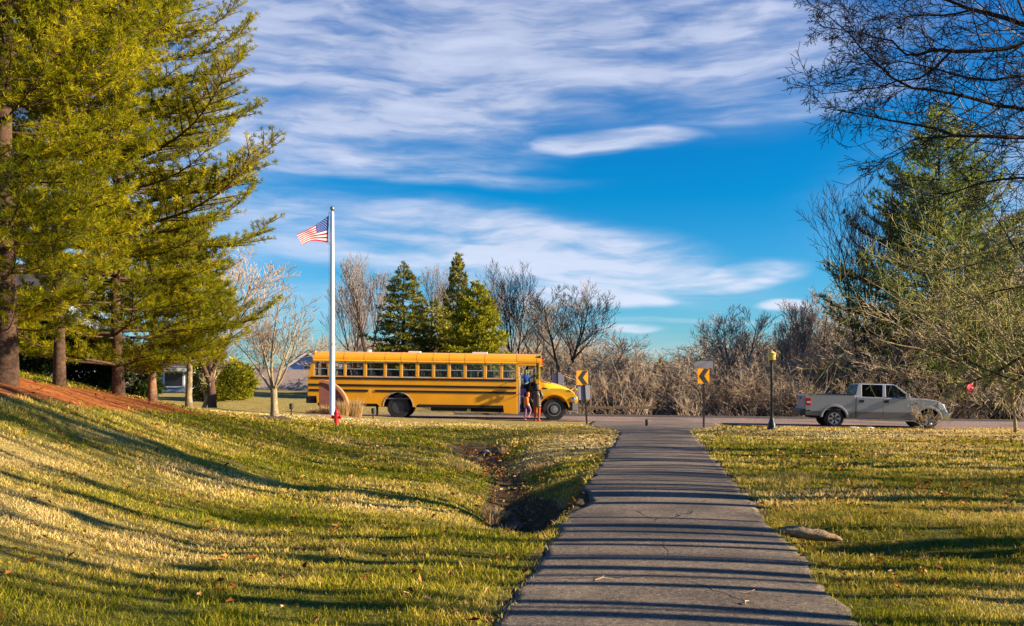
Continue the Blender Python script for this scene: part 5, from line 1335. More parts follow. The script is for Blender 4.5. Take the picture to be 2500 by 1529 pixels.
# door seams, handles, belt line
b = MB(); b.box(x_cab0 - .014, x_cab0 + .014, .01, .06, .42, gb - .02); b.build('cab_gap', m_plastic, tr_)
for cx, dw in ((1250, 'rear'), (1538, 'front')):
    xa = px_(cx) + .03; xb = px_(1530 if dw == 'rear' else 1845)
    b = MB(); b.box(xa, xb, -.010, -.0065 + .001, .45, .655); b.box(xa, xb, -.008, .02, .665, gb - .06); dd = b.build('door', m_silver, tr_, bevel=.003)
    dd.data.materials[0] = m_silver
    b = MB(); hx = px_(1308 if dw == 'rear' else 1575); b.box(hx - .10, hx + .10, -.03, -.009, 1.055, 1.165); b.build('handle', m_plastic, dd, bevel=.01)
b = MB(); b.box(px_(1250) + .03, px_(1530), -.0125, -.0105, .45, .652); b.box(px_(1538) + .03, px_(1845), -.0125, -.0105, .45, .652); b.build('door_cladding', m_two, tr_)
b = MB(); hx = px_(1795); b.box(hx - .07, hx + .09, -.16, .04, gb - .03, gb + .17); b.build('mirror', m_chrome, tr_, bevel=.03, seg=3)
b = MB(); b.tube([(x_cab0 + .1, -.05, .36), (f1 - .1, -.05, .33)], .035, 8); b.build('side_step', m_chrome, tr_)
# lights, bumpers, front
b = MB(); b.box(.0, .23, -.010, .05, .90, 1.22); tl = b.build('taillight', m_red, tr_, bevel=.02); b = MB(); b.box(.05, .2, -.014, -.0105, 1.0, 1.08); b.build('reverse_lens', m_white, tl)
b = MB(); b.box(-.004, .22, TW - .05, TW + .012, .90, 1.22); b.build('taillight', m_red, tr_, bevel=.02)
b = MB(); b.prism([(-.22, .48), (-.24, .70), (-.03, .76), (.22, .74), (.24, .56), (.0, .50)], .0, TW, 'y'); b.v = [(x, y, z) for x, y, z in b.v]; b.build('rear_bumper', m_plastic, tr_, bevel=.03)
b = MB(); b.box(.0, .25, -.012, -.001, .56, .66); b.build('bumper_end', m_two, tr_)
b = MB(); b.prism([(L_ - .28, .36), (L_ - .3, .70), (L_ + .03, .70), (L_ + .09, .60), (L_ + .05, .38)], -.01, TW + .01, 'y'); b.build('front_bumper', m_chrome, tr_, bevel=.03)
b = MB(); b.prism([tz(2150, 850), tz(2135, 775), tz(2190, 792), tz(2222, 858)], -.008, .12, 'y'); b.build('headlight', m_white, tr_, bevel=.01)
b = MB(); b.box(L_ - .02, L_ + .025, .3, TW - .3, .72, 1.02); b.build('grille', m_chrome, tr_)
b = MB(); zz = tz(1900, 775)[1]; b.box(px_(1885), px_(1920), -.012, -.001, zz - .01, zz + .012); b.build('badge', m_plastic, tr_)
for cx, cz in (RWt, FWt):
    for yy, sd_ in ((.13, -1), (TW - .13, 1)): wheel(tr_, cx, yy, cz, .375, .25, sd_, mat('alloy', (.6, .6, .61), .3, metal=.7), 'alloy')
for cx in (RWt[0], FWt[0]):
    b = MB()
    b.box(cx - .46, cx + .46, .28, .34, .40, .9); b.box(cx - .46, cx + .46, TW - .34, TW - .28, .40, .9)
    A1 = arch_pts(cx, .375, .455, .42, 14); A2 = arch_pts(cx, .375, .47, .42, 14); b.prism(A1 + A2[::-1], .01, .3, 'y')
    b.build('wheel_well', m_under, tr_)
# ---------------------------------------------------------------- flagpole, sign, hydrant, signs, lamp
m_pole = mat('pole_white', (.62, .62, .63), .35, metal=.25); m_gold = mat('finial_metal', (.35, .33, .28), .3, metal=.8)
D_fp = 37.6; fp = gpt(811, D_fp); topz = EYE + (HZ - 517) / F * D_fp - fp.z
pole_t = thing('flagpole', 'tall white metal flagpole rising in front of the rear of the bus', 'flagpole', fp)
b = MB(); b.lathe([(.15, -.1), (.15, .06), (.115, .10), (.112, 2.5), (.10, 4.5), (.075, topz - .1), (.06, topz)], n=20); b.build('pole', m_pole, pole_t, smooth=True)
b = MB(); b.lathe([(.02, topz), (.05, topz + .02), (.085, topz + .08), (.095, topz + .13), (.075, topz + .19), (.001, topz + .22)], n=16); b.build('finial', m_gold, pole_t, smooth=True)
b = MB(); b.tube([(-.14, 0, topz - .05), (-.15, 0, topz - .6)], .01, 5); b.tube([(-.09, 0, topz - .02), (-.14, 0, topz - .05)], .02, 5); b.tube([(-.15, 0, topz - 1.2), (-.1, 0, topz - 1.35)], .01, 5); b.tube([(-.13, 0, topz - 1.3), (-.13, 0, 1.2)], .006, 4); b.build('halyard', m_white, pole_t)
# flag: hoist at the pole, fly to the left; free shape following the photo
def flag():
    hx0, hx1 = 802.0, 802.0
    # corners in photo px: hoist top, hoist bottom, fly top, fly bottom
    NU, NV = 78, 52
    bl = {}
    def P(u_, v_):
        # top edge bows, droops to the fly; bottom edge
        tx_ = 803 - 79 * u_ ; ty_ = 526 + 47 * u_ + 4 * math.sin(u_ * math.pi) 
        bx_ = 800 - 61 * u_; by_ = 593 + (7 * u_ if u_ > .75 else 0) * (u_ - .75) / .25 - 4.5 * math.sin(u_ * math.pi * .8)
        x = tx_ * (1 - v_) + bx_ * v_; y = ty_ * (1 - v_) + by_ * v_ + 2.2 * math.sin(u_ * 7 + v_ * 2) * v_ * u_
        d = D_fp + .10 * math.sin(u_ * 9 + v_ * 2.5) * (.2 + u_) - 1.15 * u_
        return at(x, y, d) - fp
    V = [P(i / NU, j / NV) for i in range(NU + 1) for j in range(NV + 1)]
    idx = lambda i, j: i * (NV + 1) + j
    fl = thing('flag', 'striped red and white flag with starred blue canton flying left of the pole', 'flag', fp)
    reds, whites, blues = [], [], []
    for i in range(NU):
        for j in range(NV):
            f = (idx(i, j), idx(i + 1, j), idx(i + 1, j + 1), idx(i, j + 1))
            if i < NU * .40 and j < 28: blues.append(f)
            elif (j // 4) % 2 == 0: reds.append(f)
            else: whites.append(f)
    def fm(col):
        m = leafmat('flag_cloth', [(0, col), (1, col)], .15); return m
    for nm, fs, col in (('red_stripes', reds, (.42, .006, .016)), ('white_stripes', whites, (.50, .49, .50)), ('canton', blues, (.02, .045, .20))):
        me = bpy.data.meshes.new(nm); used = sorted({k for f in fs for k in f}); mp = {k: n for n, k in enumerate(used)}
        me.from_pydata([V[k] for k in used], [], [tuple(mp[k] for k in f) for f in fs]); me.materials.append(fm(col)); me.shade_smooth()
        o = bpy.data.objects.new(nm, me); COL.objects.link(o); o.parent = fl
        if nm != 'canton': tag(o, kind=None)
    b = MB()
    for r_ in range(9):
        for c_ in range(6 if r_ % 2 == 0 else 5):
            u_ = .40 * (.083 + c_ / 6 + (0 if r_ % 2 == 0 else 1 / 12)); v_ = 28 / 52 * (r_ + .75) / 9.6
            c0 = P(u_, v_); s_ = .034
            b.add([c0 + Vector((s_ * (1 if k % 2 == 0 else .42) * math.sin(k * math.pi / 5), -.012, s_ * (1 if k % 2 == 0 else .42) * math.cos(k * math.pi / 5))) for k in range(10)], [tuple(range(10))])
    b.build('stars', m_white, fl, fixn=False)
flag()
# round-topped brick monument seen nearly edge-on, its face turned to the right
m_brick = bpy.data.materials.new('brick'); m_brick.use_nodes = True; t = NT(m_brick.node_tree); bs = m_brick.node_tree.nodes['Principled BSDF']
bt_ = t.n('ShaderNodeTexBrick'); mp = t.n('ShaderNodeMapping'); t.put(mp.inputs[0], t.n('ShaderNodeTexCoord').outputs['Object']); mp.inputs['Rotation'].default_value = (R(90), 0, R(90)); t.put(bt_.inputs['Vector'], mp.outputs[0])
bt_.inputs['Scale'].default_value = 5; bt_.inputs['Color1'].default_value = (.34, .085, .045, 1); bt_.inputs['Color2'].default_value = (.24, .06, .035, 1); bt_.inputs['Mortar'].default_value = (.35, .28, .24, 1); bt_.inputs['Mortar Size'].default_value = .015
t.put(bs.inputs['Base Color'], bt_.outputs[0]); bs.inputs['Roughness'].default_value = .9
m_brick_edge = mat('brick_edge', (.50, .19, .09), .9, var=.3, vscale=12, bump=.4)
p = gpt(822, 38.9)
mon = thing('brick_monument', 'round topped red brick entrance wall standing behind the flagpole', 'brick sign', p, R(0))
b = MB(); pr = [(-.62, -.2), (-.62, .55)] + [(-1.0 + 0 + 1.4 * math.sin(a), .05 + 1.40 * math.cos(a)) for a in np.linspace(-.9, 1.57, 2)]
pr = [(-.75, -.2)] + [(-.75 + 1.0 * 1.15 * math.sin(a), .15 + 1.22 * math.cos(a)) for a in np.linspace(0, math.pi / 2, 16)] + [(.40, -.2)]
b.prism(pr, 0, .32, 'y'); b.build('brick_wall', m_brick, mon)
b = MB(); rr0 = [(-.75 + 1.15 * math.sin(a), .15 + 1.22 * math.cos(a)) for a in np.linspace(0, math.pi / 2, 16)] + [(.40, -.2)]
rr1 = [(-.75 + 1.27 * math.sin(a), .15 + 1.34 * math.cos(a)) for a in np.linspace(0, math.pi / 2, 16)] + [(.52, -.2)]
b.prism(rr0 + rr1[::-1], -.05, .37, 'y'); b.build('rowlock_edge', m_brick_edge, mon)
# ornamental grasses
m_tan = leafmat('dry_grass', [(0, (.36, .22, .08)), (.5, (.58, .39, .17)), (1, (.74, .56, .30))], .3)
def clump(name, label, p, n, h, w, seed, m=m_tan, group=None, lean=0, bw=.012):
    rn = np.random.RandomState(seed); V = []; T = []
    for k in range(n):
        a = rn.uniform(0, 6.28); r0 = rn.rand() * w * .35; x, y = r0 * math.cos(a), r0 * math.sin(a); hh = h * rn.uniform(.45, 1.1); o_ = w * rn.uniform(.2, 1) * (r0 / (w * .35) * .7 + .3)
        dx, dy = math.cos(a) * o_ * .6 + lean * hh, math.sin(a) * o_ * .6; ax = rn.uniform(0, 6.28); sx, sy = math.cos(ax) * bw / 2, math.sin(ax) * bw / 2
        V += [(x - sx, y - sy, 0), (x + sx, y + sy, 0), (x + dx * .4 + sx, y + dy * .4 + sy, hh * .62), (x + dx * .4 - sx, y + dy * .4 - sy, hh * .62), (x + dx, y + dy, hh * (.98 - .2 * rn.rand()))]
        T += [rn.rand()] * 5
    V = np.array(V) + [[p.x, p.y, p.z]]; i = np.arange(n)[:, None] * 5
    o = np_mesh(name, V, np.concatenate([i + np.array([[0, 1, 2]]), i + np.array([[0, 2, 3]]), i + np.array([[3, 2, 4]])]), m, fsize=3, attr={'tint': np.array(T)})
    return tag(o, label, 'ornamental grass', group)
clump('ornamental_grass', 'tallest tan ornamental grass clump right of the brick wall', gpt(868, 38.2), 420, .95, .75, 1, group='dry grass clumps at the flagpole bed', lean=.1)
clump('ornamental_grass', 'tan grass clump right in front of the brick wall beside the hydrant', gpt(838, 37.9), 380, .8, .6, 2, group='dry grass clumps at the flagpole bed')
clump('ornamental_grass', 'low pale grass clump close left of the flagpole foot', gpt(793, 38.0), 260, .5, .6, 3, group='dry grass clumps at the flagpole bed')
clump('ornamental_grass', 'low flattened tan grass clump farthest left in the flagpole bed', gpt(765, 38.0), 260, .38, .7, 4, group='dry grass clumps at the flagpole bed')
mound('mulch_bed', 'strip of tan mulch and dead stalks around the flagpole foot', 'mulch', gpt(815, 37.6), 2.3, .75, .10, m_mulch_tan, 9)
for k, (px, d, sz) in enumerate(((752, 37.7, .14), (772, 37.5, .11), (884, 37.6, .09))):
    pass
# low lights on stakes
for px, d, lb in ((711, 36.5, 'small black lawn light on a stake left of the flagpole bed'), (911, 37.4, 'small black lawn light on a stake in front of the bus rear wheel')):
    p = gpt(px, d); r_ = thing('lawn_light', lb, 'lawn light', p, group='low lawn lights')
    b = MB(); b.lathe([(.028, -.05), (.028, .22), (.02, .24)], n=8); b.build('stake', m_plastic, r_)
    b = MB(); b.lathe([(.03, .22), (.075, .26), (.085, .42), (.06, .46), (.001, .47)], n=12); b.build('lamp_head', m_plastic, r_)
# hydrant
m_hyd = mat('hydrant_red', (.62, .02, .025), .4, coat=.3)
p = gpt(821, 33.8); hy = thing('fire_hydrant', 'red fire hydrant in the grass in front of the flagpole', 'fire hydrant', p)
s_ = .86
b = MB(); b.lathe([(.13 * s_, -.05), (.13 * s_, .04), (.095 * s_, .06), (.095 * s_, .40 * s_), (.125 * s_, .41 * s_), (.125 * s_, .45 * s_), (.10 * s_, .46 * s_)], n=18); b.build('barrel', m_hyd, hy, bevel=.006)
b = MB(); b.lathe([(.115 * s_, .455 * s_), (.10 * s_, .53 * s_), (.06 * s_, .60 * s_), (.03 * s_, .62 * s_), (.03 * s_, .67 * s_), (.001, .68 * s_)], n=18); b.build('bonnet', m_hyd, hy, smooth=True)
for ax_, sgn in (('x', 1), ('x', -1), ('y', -1)):
    b = MB(); b.lathe([(.055, sgn * .08), (.055, sgn * .135), (.07, sgn * .14), (.07, sgn * .165), (.02, sgn * .17), (.02, sgn * .19)], c=(0, 0, .30 * s_), axis=ax_, n=12); b.build('outlet', m_hyd, hy)
# chevron signs
m_sign_y = mat('sign_orange', (.85, .33, .008), .4); m_sign_back = mat('sign_back_aluminium', (.34, .32, .38), .5, metal=.2); m_post = mat('sign_post', (.03, .028, .03), .6, metal=.3)
def sign_post(root, h, lean=0.0, r=.035):
    b = MB(); b.prism([(-.035, -.02), (.035, -.02), (.035, .02), (.012, .02), (.012, -.005), (-.012, -.005), (-.012, .02), (-.035, .02)], -.3, h, 'z'); b.v = [(x + lean * max(0, z), y, z) for x, y, z in b.v]
    return b.build('post', m_post, root)
def chevron(root, x, z0, z1, w, y, rz=0.0):
    h = z1 - z0; e = MB(); e.box(-w / 2, w / 2, y - .006, y, z0, z1); pl = e.build('chevron_panel', m_sign_y, root, bevel=.0)
    c = MB(); zm = (z0 + z1) / 2; a = w * .5 - .004
    c.prism([(-a * .80, zm), (.02, z1 - .008), (a, z1 - .008), (a * .12, zm), (a, z0 + .008), (.02, z0 + .008)], y - .010, y - .0065, 'y'); ar = c.build('arrow', m_blk, pl)
    pl.location.x = x; pl.rotation_euler.z = rz; return pl
# left: leans, with a second grey-backed plate under it
p = gpt(1434, 37.0); z = lambda py, d, pz: EYE + (HZ - py) / F * d - pz
t1 = thing('road_sign', 'leaning black post with orange arrow sign above a plain grey sign back', 'road sign', p, group='curve arrow signs')
d = 37.0; sign_post(t1, z(907, d, p.z), -.075)
ch = chevron(t1, -.075 * 1.7 - .06, z(940, d, p.z), z(905, d, p.z), .48, -.04, R(14)); ch.rotation_euler.y = R(-1)
b = MB(); b.box(-.24, .24, .03, .036, z(976, d, p.z), z(941, d, p.z)); o = b.build('sign_back', m_sign_back, t1); o.location.x = -.05; o.rotation_euler = (0, R(-3), R(8))
p = gpt(1718, 35.6); d = 35.6
t2 = thing('road_sign', 'upright black post with orange arrow sign under a blank grey street name blade', 'road sign', p, group='curve arrow signs')
sign_post(t2, z(899, d, p.z)); chevron(t2, -.02, z(937, d, p.z), z(900, d, p.z), .47, -.03, R(8))
b = MB(); b.box(-.36, .36, -.004, .004, z(899, d, p.z) + .002, z(882, d, p.z)); b.build('street_name_blade', m_sign_back, t2)
# stop sign seen from behind, beyond the bus mirror
p = gpt(1361, 46.8); p.z = float(road_z(np.array(p.x))); d = 46.8
t3 = thing('stop_sign', 'grey back of an octagonal stop sign behind the bus mirror', 'road sign', p)
zc = z(926, d, p.z); b = MB(); b.prism([(.37 * math.cos(math.pi / 8 + k * math.pi / 4), zc + .37 * math.sin(math.pi / 8 + k * math.pi / 4)) for k in range(8)], .02, .026, 'y'); b.build('sign_back', m_sign_back, t3)
sign_post(t3, zc + .5)
# lamp post
p = gpt(1884, 33.2); d = 33.2
lp = thing('lamp_post', 'black post lamp with yellow lantern head on the right lawn', 'street lamp', p)
hz_ = z(880, d, p.z)
b = MB(); b.lathe([(.17, -.1), (.17, .05), (.155, .10), (.13, .22), (.10, .28), (.085, .36), (.06, .42), (.052, 1.0), (.047, hz_ - .12), (.06, hz_ - .10), (.06, hz_ - .05), (.09, hz_)], n=16); b.build('post', mat('lamp_black', (.015, .015, .017), .4, coat=.3), lp, smooth=False)
b = MB(); b.lathe([(.10, hz_), (.135, hz_ + .03), (.15, hz_ + .21), (.155, hz_ + .23)], n=16); b.build('lantern', mat('lantern_yellow', (.95, .66, .14), .35), lp, smooth=False)
b = MB(); b.lathe([(.165, hz_ + .231), (.15, hz_ + .26), (.07, hz_ + .32), (.03, hz_ + .34), (.025, hz_ + .38), (.001, hz_ + .40)], n=16); b.build('cap', mat('cap_yellow', (.95, .68, .20), .35), lp, smooth=True)
# bollard
p = gpt(1580, 36.4); p.z = float(road_z(np.array(p.x))) * .9
bo = thing('bollard', 'short dark wooden bollard in the middle of the path mouth', 'bollard', (p.x, p.y, p.z))
b = MB(); b.lathe([(.10, -.02), (.10, .02), (.075, .03), (.075, .25), (.07, .27), (.001, .275)], n=14); b.build('post', mat('bollard_dark', (.035, .025, .025), .7), bo)
b = MB(); b.lathe([(.078, .17), (.079, .18), (.079, .22), (.078, .23)], n=14); b.build('band', mat('band_brown', (.10, .07, .06), .6), bo)
# wooden guard rail beyond the road
m_wood = mat('weathered_wood', (.16, .11, .07), .9, var=.4, vscale=6)
gr = thing('guard_rail', 'low wooden rail fence beyond the road behind the left arrow sign', 'fence', (2.5, 48.6, float(road_z(np.array(3.)))))
for k in range(5):
    b = MB(); b.box(k * 1.2 - .06, k * 1.2 + .06, -.06, .06, -.4, .5); b.build('post', m_wood, gr, bevel=.01)
b = MB(); b.box(-.2, 5.1, -.09, -.062, .34, .47); b.build('rail', m_wood, gr, bevel=.01)
# culvert at the head of the swale, and the one by the path on the right
def culvert(name, label, p, rz, r, L, m, tilt=0.0, sink=.5):
    root = thing(name, label, 'culvert', p, rz); b = MB(); n = 18
    ro = [(math.cos(k * 2 * math.pi / n), math.sin(k * 2 * math.pi / n)) for k in range(n)]
    b.loft([[(0, r * c, r * s2) for c, s2 in ro], [(L, r * c, r * s2 + tilt) for c, s2 in ro], [(L, r * .84 * c, r * .84 * s2 + tilt) for c, s2 in ro], [(.05, r * .84 * c, r * .84 * s2) for c, s2 in ro]], cap=False)
    f = len(b.v) - n; b.f += [(k, (k + 1) % n, f + (k + 1) % n, f + k) for k in range(n)]
    b.build('pipe', m, root, smooth=False, bevel=0, fixn=False)
    ins = MB(); ins.lathe([(r * .83, L * .6), (.001, L * .61)], axis='x', n=n); ins.build('pipe_bottom', m_under, root)
    return root
p = gpt(1192, 28.3); p.z -= .03; culvert('culvert', 'pale rim of a drain pipe at the dark head of the grassy swale', p, R(95), .14, 1.2, m_conc)
p = Vector((2.98, 10.0, Hs(3.0, 10.0) + .10))
m_tanrock = mat('tan_clay', (.40, .26, .13), .95, var=.5, vscale=7, bump=1.0, bscale=22)
b = MB(); n = 16; rings = []
for i in range(12):
    t_ = i / 11; x = -.15 + 1.15 * t_; w_ = .20 * math.sin(math.pi * (t_ * .8 + .12)) ** .6; h_ = .15 * math.sin(math.pi * (t_ * .8 + .14)) ** .7
    rings.append([(x, -.28 * t_ + w_ * math.cos(a) * (1 + .12 * math.sin(i * 1.7 + k)), h_ * math.sin(a) * (1 + .22 * math.sin(i * 2 + k * 1.3) + .12 * math.sin(i * 4.3 + k * 3.1)) + .035 - .12 * t_ ** 2) for k, a in enumerate(np.linspace(0, 2 * math.pi, n, endpoint=False))])
b.loft(rings); o = b.build('bare_clay_hump', m_tanrock, smooth=True); o.location = p; o.scale = (.5, .8, .42); tag(o, 'smooth tan hump of bare clay at the right edge of the path above the gully', 'bare earth')
# grass tussock behind it, a few sticks and a paper scrap on the path
clump('grass_tussock', 'small dry tussock growing at the end of the tan clay hump', Vector((4.15, 9.2, Hs(4.15, 9.2))), 36, .19, .16, 8, bw=.008)['category'] = 'grass tussock'
m_stick = mat('stick', (.42, .30, .18), .9)
for k, (px, py, L, a, lb) in enumerate(((1475, 1432, .16, .3, 'short pale twig lying on the left half of the path in the foreground'), (1840, 1468, .15, -.1, 'thin straw coloured twig on the right half of the path'), (1822, 1494, .12, 1.2, 'curled dark leaf litter bit on the path near the right twig'))):
    p = G(px, py); b = MB(); z_ = .055
    b.tube([(-L / 2, 0, z_), (-L * .1, .01, z_ + .012), (L / 2, -.01, z_ + .003)], [.005, .006, .003], 5); b.tube([(-L * .1, .01, z_ + .012), (L * .1, .045, z_ + .02)], [.004, .002], 4)
    o = b.build('twig', m_stick, fixn=False); o.location = p; o.rotation_euler.z = a; tag(o, lb, 'twig')
# stones lying in the eroded channel
m_dk = mat('wet_stone', (.10, .08, .065), .8, var=.4, vscale=9, bump=.6)
rn = random.Random(44)
for k in range(7):
    i_ = rn.randrange(len(DITCH) - 2); f_ = rn.random(); x = DITCH[i_][0] * (1 - f_) + DITCH[i_ + 1][0] * f_ + rn.uniform(-.35, .35); y = DITCH[i_][1] * (1 - f_) + DITCH[i_ + 1][1] * f_
    if pathdist(x, y) < .1: continue
    s_ = rn.uniform(.07, .17); rings = []
    for i in range(6):
        a = i / 5 * math.pi; rings.append([(-s_ * 1.3 * math.cos(a), s_ * max(.05, math.sin(a)) * math.cos(t_) * rn.uniform(.75, 1.15), .6 * s_ * max(.05, math.sin(a)) * math.sin(t_) * rn.uniform(.75, 1.15)) for t_ in np.linspace(0, 2 * math.pi, 9, endpoint=False)])
    b = MB(); b.loft(rings); o = b.build('stone', m_dk); o.location = (x, y, Hs(x, y) + .02); o.rotation_euler.z = rn.uniform(0, 3); tag(o, 'small brown stone lying in the bottom of the eroded swale left of the path', 'stone', 'stones in the swale')
for k, (x, y) in enumerate(((-.25, 15.6), (-.35, 14.3), (.95, 15.4), (-.1, 12.4), (-1.2, 20.5), (.55, 21), (-1.6, 24.5), (-.2, 27.5))):
    clump('grass_tussock', 'ragged brown grass tussock overhanging the bank of the eroded swale', Vector((x, y, Hs(x, y) - .02)), 90, .24, .5, 20 + k, bw=.012, group='tussocks along the swale')['category'] = 'grass tussock'
# white rocks near the pickup
p = gpt(2100, 36.4)
for k, (dx, sx, lb) in enumerate(((-.28, .3, 'low pale stone in the grass below the pickup, the left of two'), (.35, .24, 'low pale stone in the grass below the pickup, the right of two'))):
    b = MB(); rn = random.Random(k); rings = []
    for i in range(6):
        a = i / 5 * math.pi; rings.append([(sx * math.cos(a) * -1, .16 * max(.05, math.sin(a)) * math.cos(t_) * rn.uniform(.85, 1.1), .07 * max(.05, math.sin(a)) * math.sin(t_) * rn.uniform(.85, 1.1)) for t_ in np.linspace(0, 2 * math.pi, 10, endpoint=False)])
    b.loft(rings); o = b.build('stone', mat('pale_stone', (.55, .50, .48), .85, var=.2), smooth=True); o.location = (p.x + dx, p.y, Hs(p.x + dx, p.y) + .03); tag(o, lb, 'stone', 'pale stones below the pickup')
# ---------------------------------------------------------------- people
m_skin = mat('skin', (.60, .36, .26), .55); m_skin_b = mat('skin_brown', (.30, .17, .11), .55)
m_eye = mat('eye_dark', (.03, .02, .02), .3)
def skin_obj(name, chains, m, parent, sub=1):
    """chains: lists of ((x,y,z), radius); chains share a joint when it has the same position"""
    V = []; Rr = []; E = []; idx = {}
    def vid(p, r):
        k = tuple(round(c, 4) for c in p)
        if k not in idx: idx[k] = len(V); V.append(p); Rr.append(r)
        return idx[k]
    for ch in chains:
        prev = None
        for p, r in ch:
            i = vid(p, r)
            if prev is not None and prev != i: E.append((prev, i))
            prev = i
    me = bpy.data.meshes.new(name); me.from_pydata([tuple(v) for v in V], E, []); me.update()
    o = bpy.data.objects.new(name, me); COL.objects.link(o); o.parent = parent
    md = o.modifiers.new('skin', 'SKIN'); md.use_smooth_shade = True; md.branch_smoothing = .4
    if not me.skin_vertices: me.attributes.new
    sv = me.skin_vertices[0].data
    for i, r in enumerate(Rr):
        rr = r if hasattr(r, '__len__') else (r, r); sv[i].radius = rr; sv[i].use_root = (i == 0)
    s = o.modifiers.new('sub', 'SUBSURF'); s.levels = sub; s.render_levels = sub
    # bake the modifiers so that the mesh is a plain continuous body
    dg = bpy.context.evaluated_depsgraph_get(); ev = o.evaluated_get(dg); me2 = bpy.data.meshes.new_from_object(ev)
    o.modifiers.clear(); o.data = me2; me2.materials.clear(); me2.materials.append(m); me2.shade_smooth(); bpy.data.meshes.remove(me)
    return o
def hand_chains(w, d, s, curl=.5):
    """palm and five fingers growing from wrist w in direction d"""
    w = Vector(w); d = Vector(d).normalized(); side = d.cross(Vector((0, 1, 0))); side = side.normalized() if side.length > .1 else Vector((1, 0, 0)); nrm = side.cross(d).normalized()
    palm = w + d * .05 * s; ch = [[(tuple(w), .026 * s), (tuple(palm), (.036 * s, .018 * s))]]
    for k, (o_, L) in enumerate(((-.027, .062), (-.009, .075), (.009, .070), (.027, .055))):
        b0 = palm + d * .035 * s + side * o_ * s; b1 = b0 + (d * .9 + nrm * curl * .5) * L * .5 * s; b2 = b1 + (d * .5 + nrm * curl) * L * .5 * s
        ch.append([(tuple(palm), (.036 * s, .018 * s)), (tuple(b0), .010 * s), (tuple(b1), .0085 * s), (tuple(b2), .007 * s)])
    t0 = w + d * .025 * s - side * .03 * s; t1 = t0 + (d * .7 - side * .5 + nrm * .3) * .035 * s; t2 = t1 + (d * .9 + nrm * .4) * .028 * s
    ch.append([(tuple(palm), (.036 * s, .018 * s)), (tuple(t0), .012 * s), (tuple(t1), .010 * s), (tuple(t2), .008 * s)])
    return ch
def person(label, loc, rz, h, J, top_m, leg_m, hair_m, skin_m, shoe_m, hair_len=.12, coat=None, pack=None, hat=None, parent_scale=1.0, seated=False):
    """J: joints for a 1.70 m figure facing -y: hips/knees/feet/elbows/hands/head"""
    s = h / 1.70; root = thing('person', label, 'person', loc, rz); root.scale = (s, s, s)
    pel = J.get('pelvis', (0, 0, .93)); ch = J.get('chest', (0, 0, 1.28)); nk = J.get('neck', (0, 0, 1.46)); hd = J.get('head', (0, -.01, 1.58))
    P = lambda *a: Vector(a); pel, ch, nk, hd = map(Vector, (pel, ch, nk, hd))
    ab = pel.lerp(ch, .5)
    sh = {sd: ch + Vector((sd * .17, 0, .12)) for sd in (-1, 1)}
    chains = [[(tuple(pel), (.14, .10)), (tuple(ab), (.115, .085)), (tuple(ch), (.14, .095)), (tuple(nk), .052), (tuple(hd - Vector((0, .0, .04))), (.068, .075)), (tuple(hd + Vector((0, 0, .05))), (.075, .09)), (tuple(hd + Vector((0, 0, .105))), (.045, .055))],
              [(tuple(hd - Vector((0, .0, .04))), (.068, .075)), (tuple(hd + Vector((0, -.085, -.03))), .014)]]
    for sd, key in ((-1, 'L'), (1, 'R')):
        hp_ = pel + Vector((sd * .09, 0, -.05)); kn = Vector(J.get('knee' + key, (sd * .10, -.01, .50))); an = Vector(J.get('foot' + key, (sd * .10, .03, .08)))
        toe = an + Vector(J.get('toe' + key, (0, -.17, -.045)))
        chains.append([(tuple(pel), (.14, .10)), (tuple(hp_), .09), (tuple(hp_.lerp(kn, .5)), .075), (tuple(kn), .055), (tuple(kn.lerp(an, .4)), .052), (tuple(an), .035), (tuple(toe), (.036, .024))])
        el = Vector(J.get('elbow' + key, (sd * .25, .03, 1.13))); wr = Vector(J.get('hand' + key, (sd * .24, -.06, .90)))
        chains.append([(tuple(ch), (.14, .095)), (tuple(sh[sd]), .058), (tuple(el), .040), (tuple(wr), .026)])
        chains += hand_chains(wr, wr - el, 1.0)
    body = skin_obj('body', chains, skin_m, root)
    # trousers, shoes, top
    tr = []; 
    for sd, key in ((-1, 'L'), (1, 'R')):
        hp_ = pel + Vector((sd * .09, 0, -.05)); kn = Vector(J.get('knee' + key, (sd * .10, -.01, .50))); an = Vector(J.get('foot' + key, (sd * .10, .03, .08)))
        tr.append([(tuple(pel), (.155, .115)), (tuple(hp_), .105), (tuple(hp_.lerp(kn, .5)), .09), (tuple(kn), .068), (tuple(kn.lerp(an, .85)), .058)])
        toe = an + Vector(J.get('toe' + key, (0, -.17, -.045)))
        skin_obj('shoe', [[(tuple(an + Vector((0, .02, .03))), .048), (tuple(an + Vector((0, .03, -.03))), .046), (tuple(an.lerp(toe, .6)), (.05, .04)), (tuple(toe + Vector((0, -.02, 0))), (.044, .03))]], shoe_m, root)
    tr.insert(0, [(tuple(pel + Vector((0, 0, .09))), (.135, .105)), (tuple(pel), (.155, .115))])
    skin_obj('trousers', tr, leg_m, root)
    tp = [[(tuple(pel + Vector((0, 0, .0 if coat is None else -.05))), (.155, .12)), (tuple(ab), (.135, .105)), (tuple(ch), (.165, .12)), (tuple(ch + Vector((0, 0, .13))), (.10, .085)), (tuple(nk - Vector((0, 0, .01))), .062)]]
    for sd, key in ((-1, 'L'), (1, 'R')):
        el = Vector(J.get('elbow' + key, (sd * .25, .03, 1.13))); wr = Vector(J.get('hand' + key, (sd * .24, -.06, .90)))
        tp.append([(tuple(ch), (.165, .12)), (tuple(sh[sd]), .075), (tuple(el), .056), (tuple(el.lerp(wr, .9)), .042)])
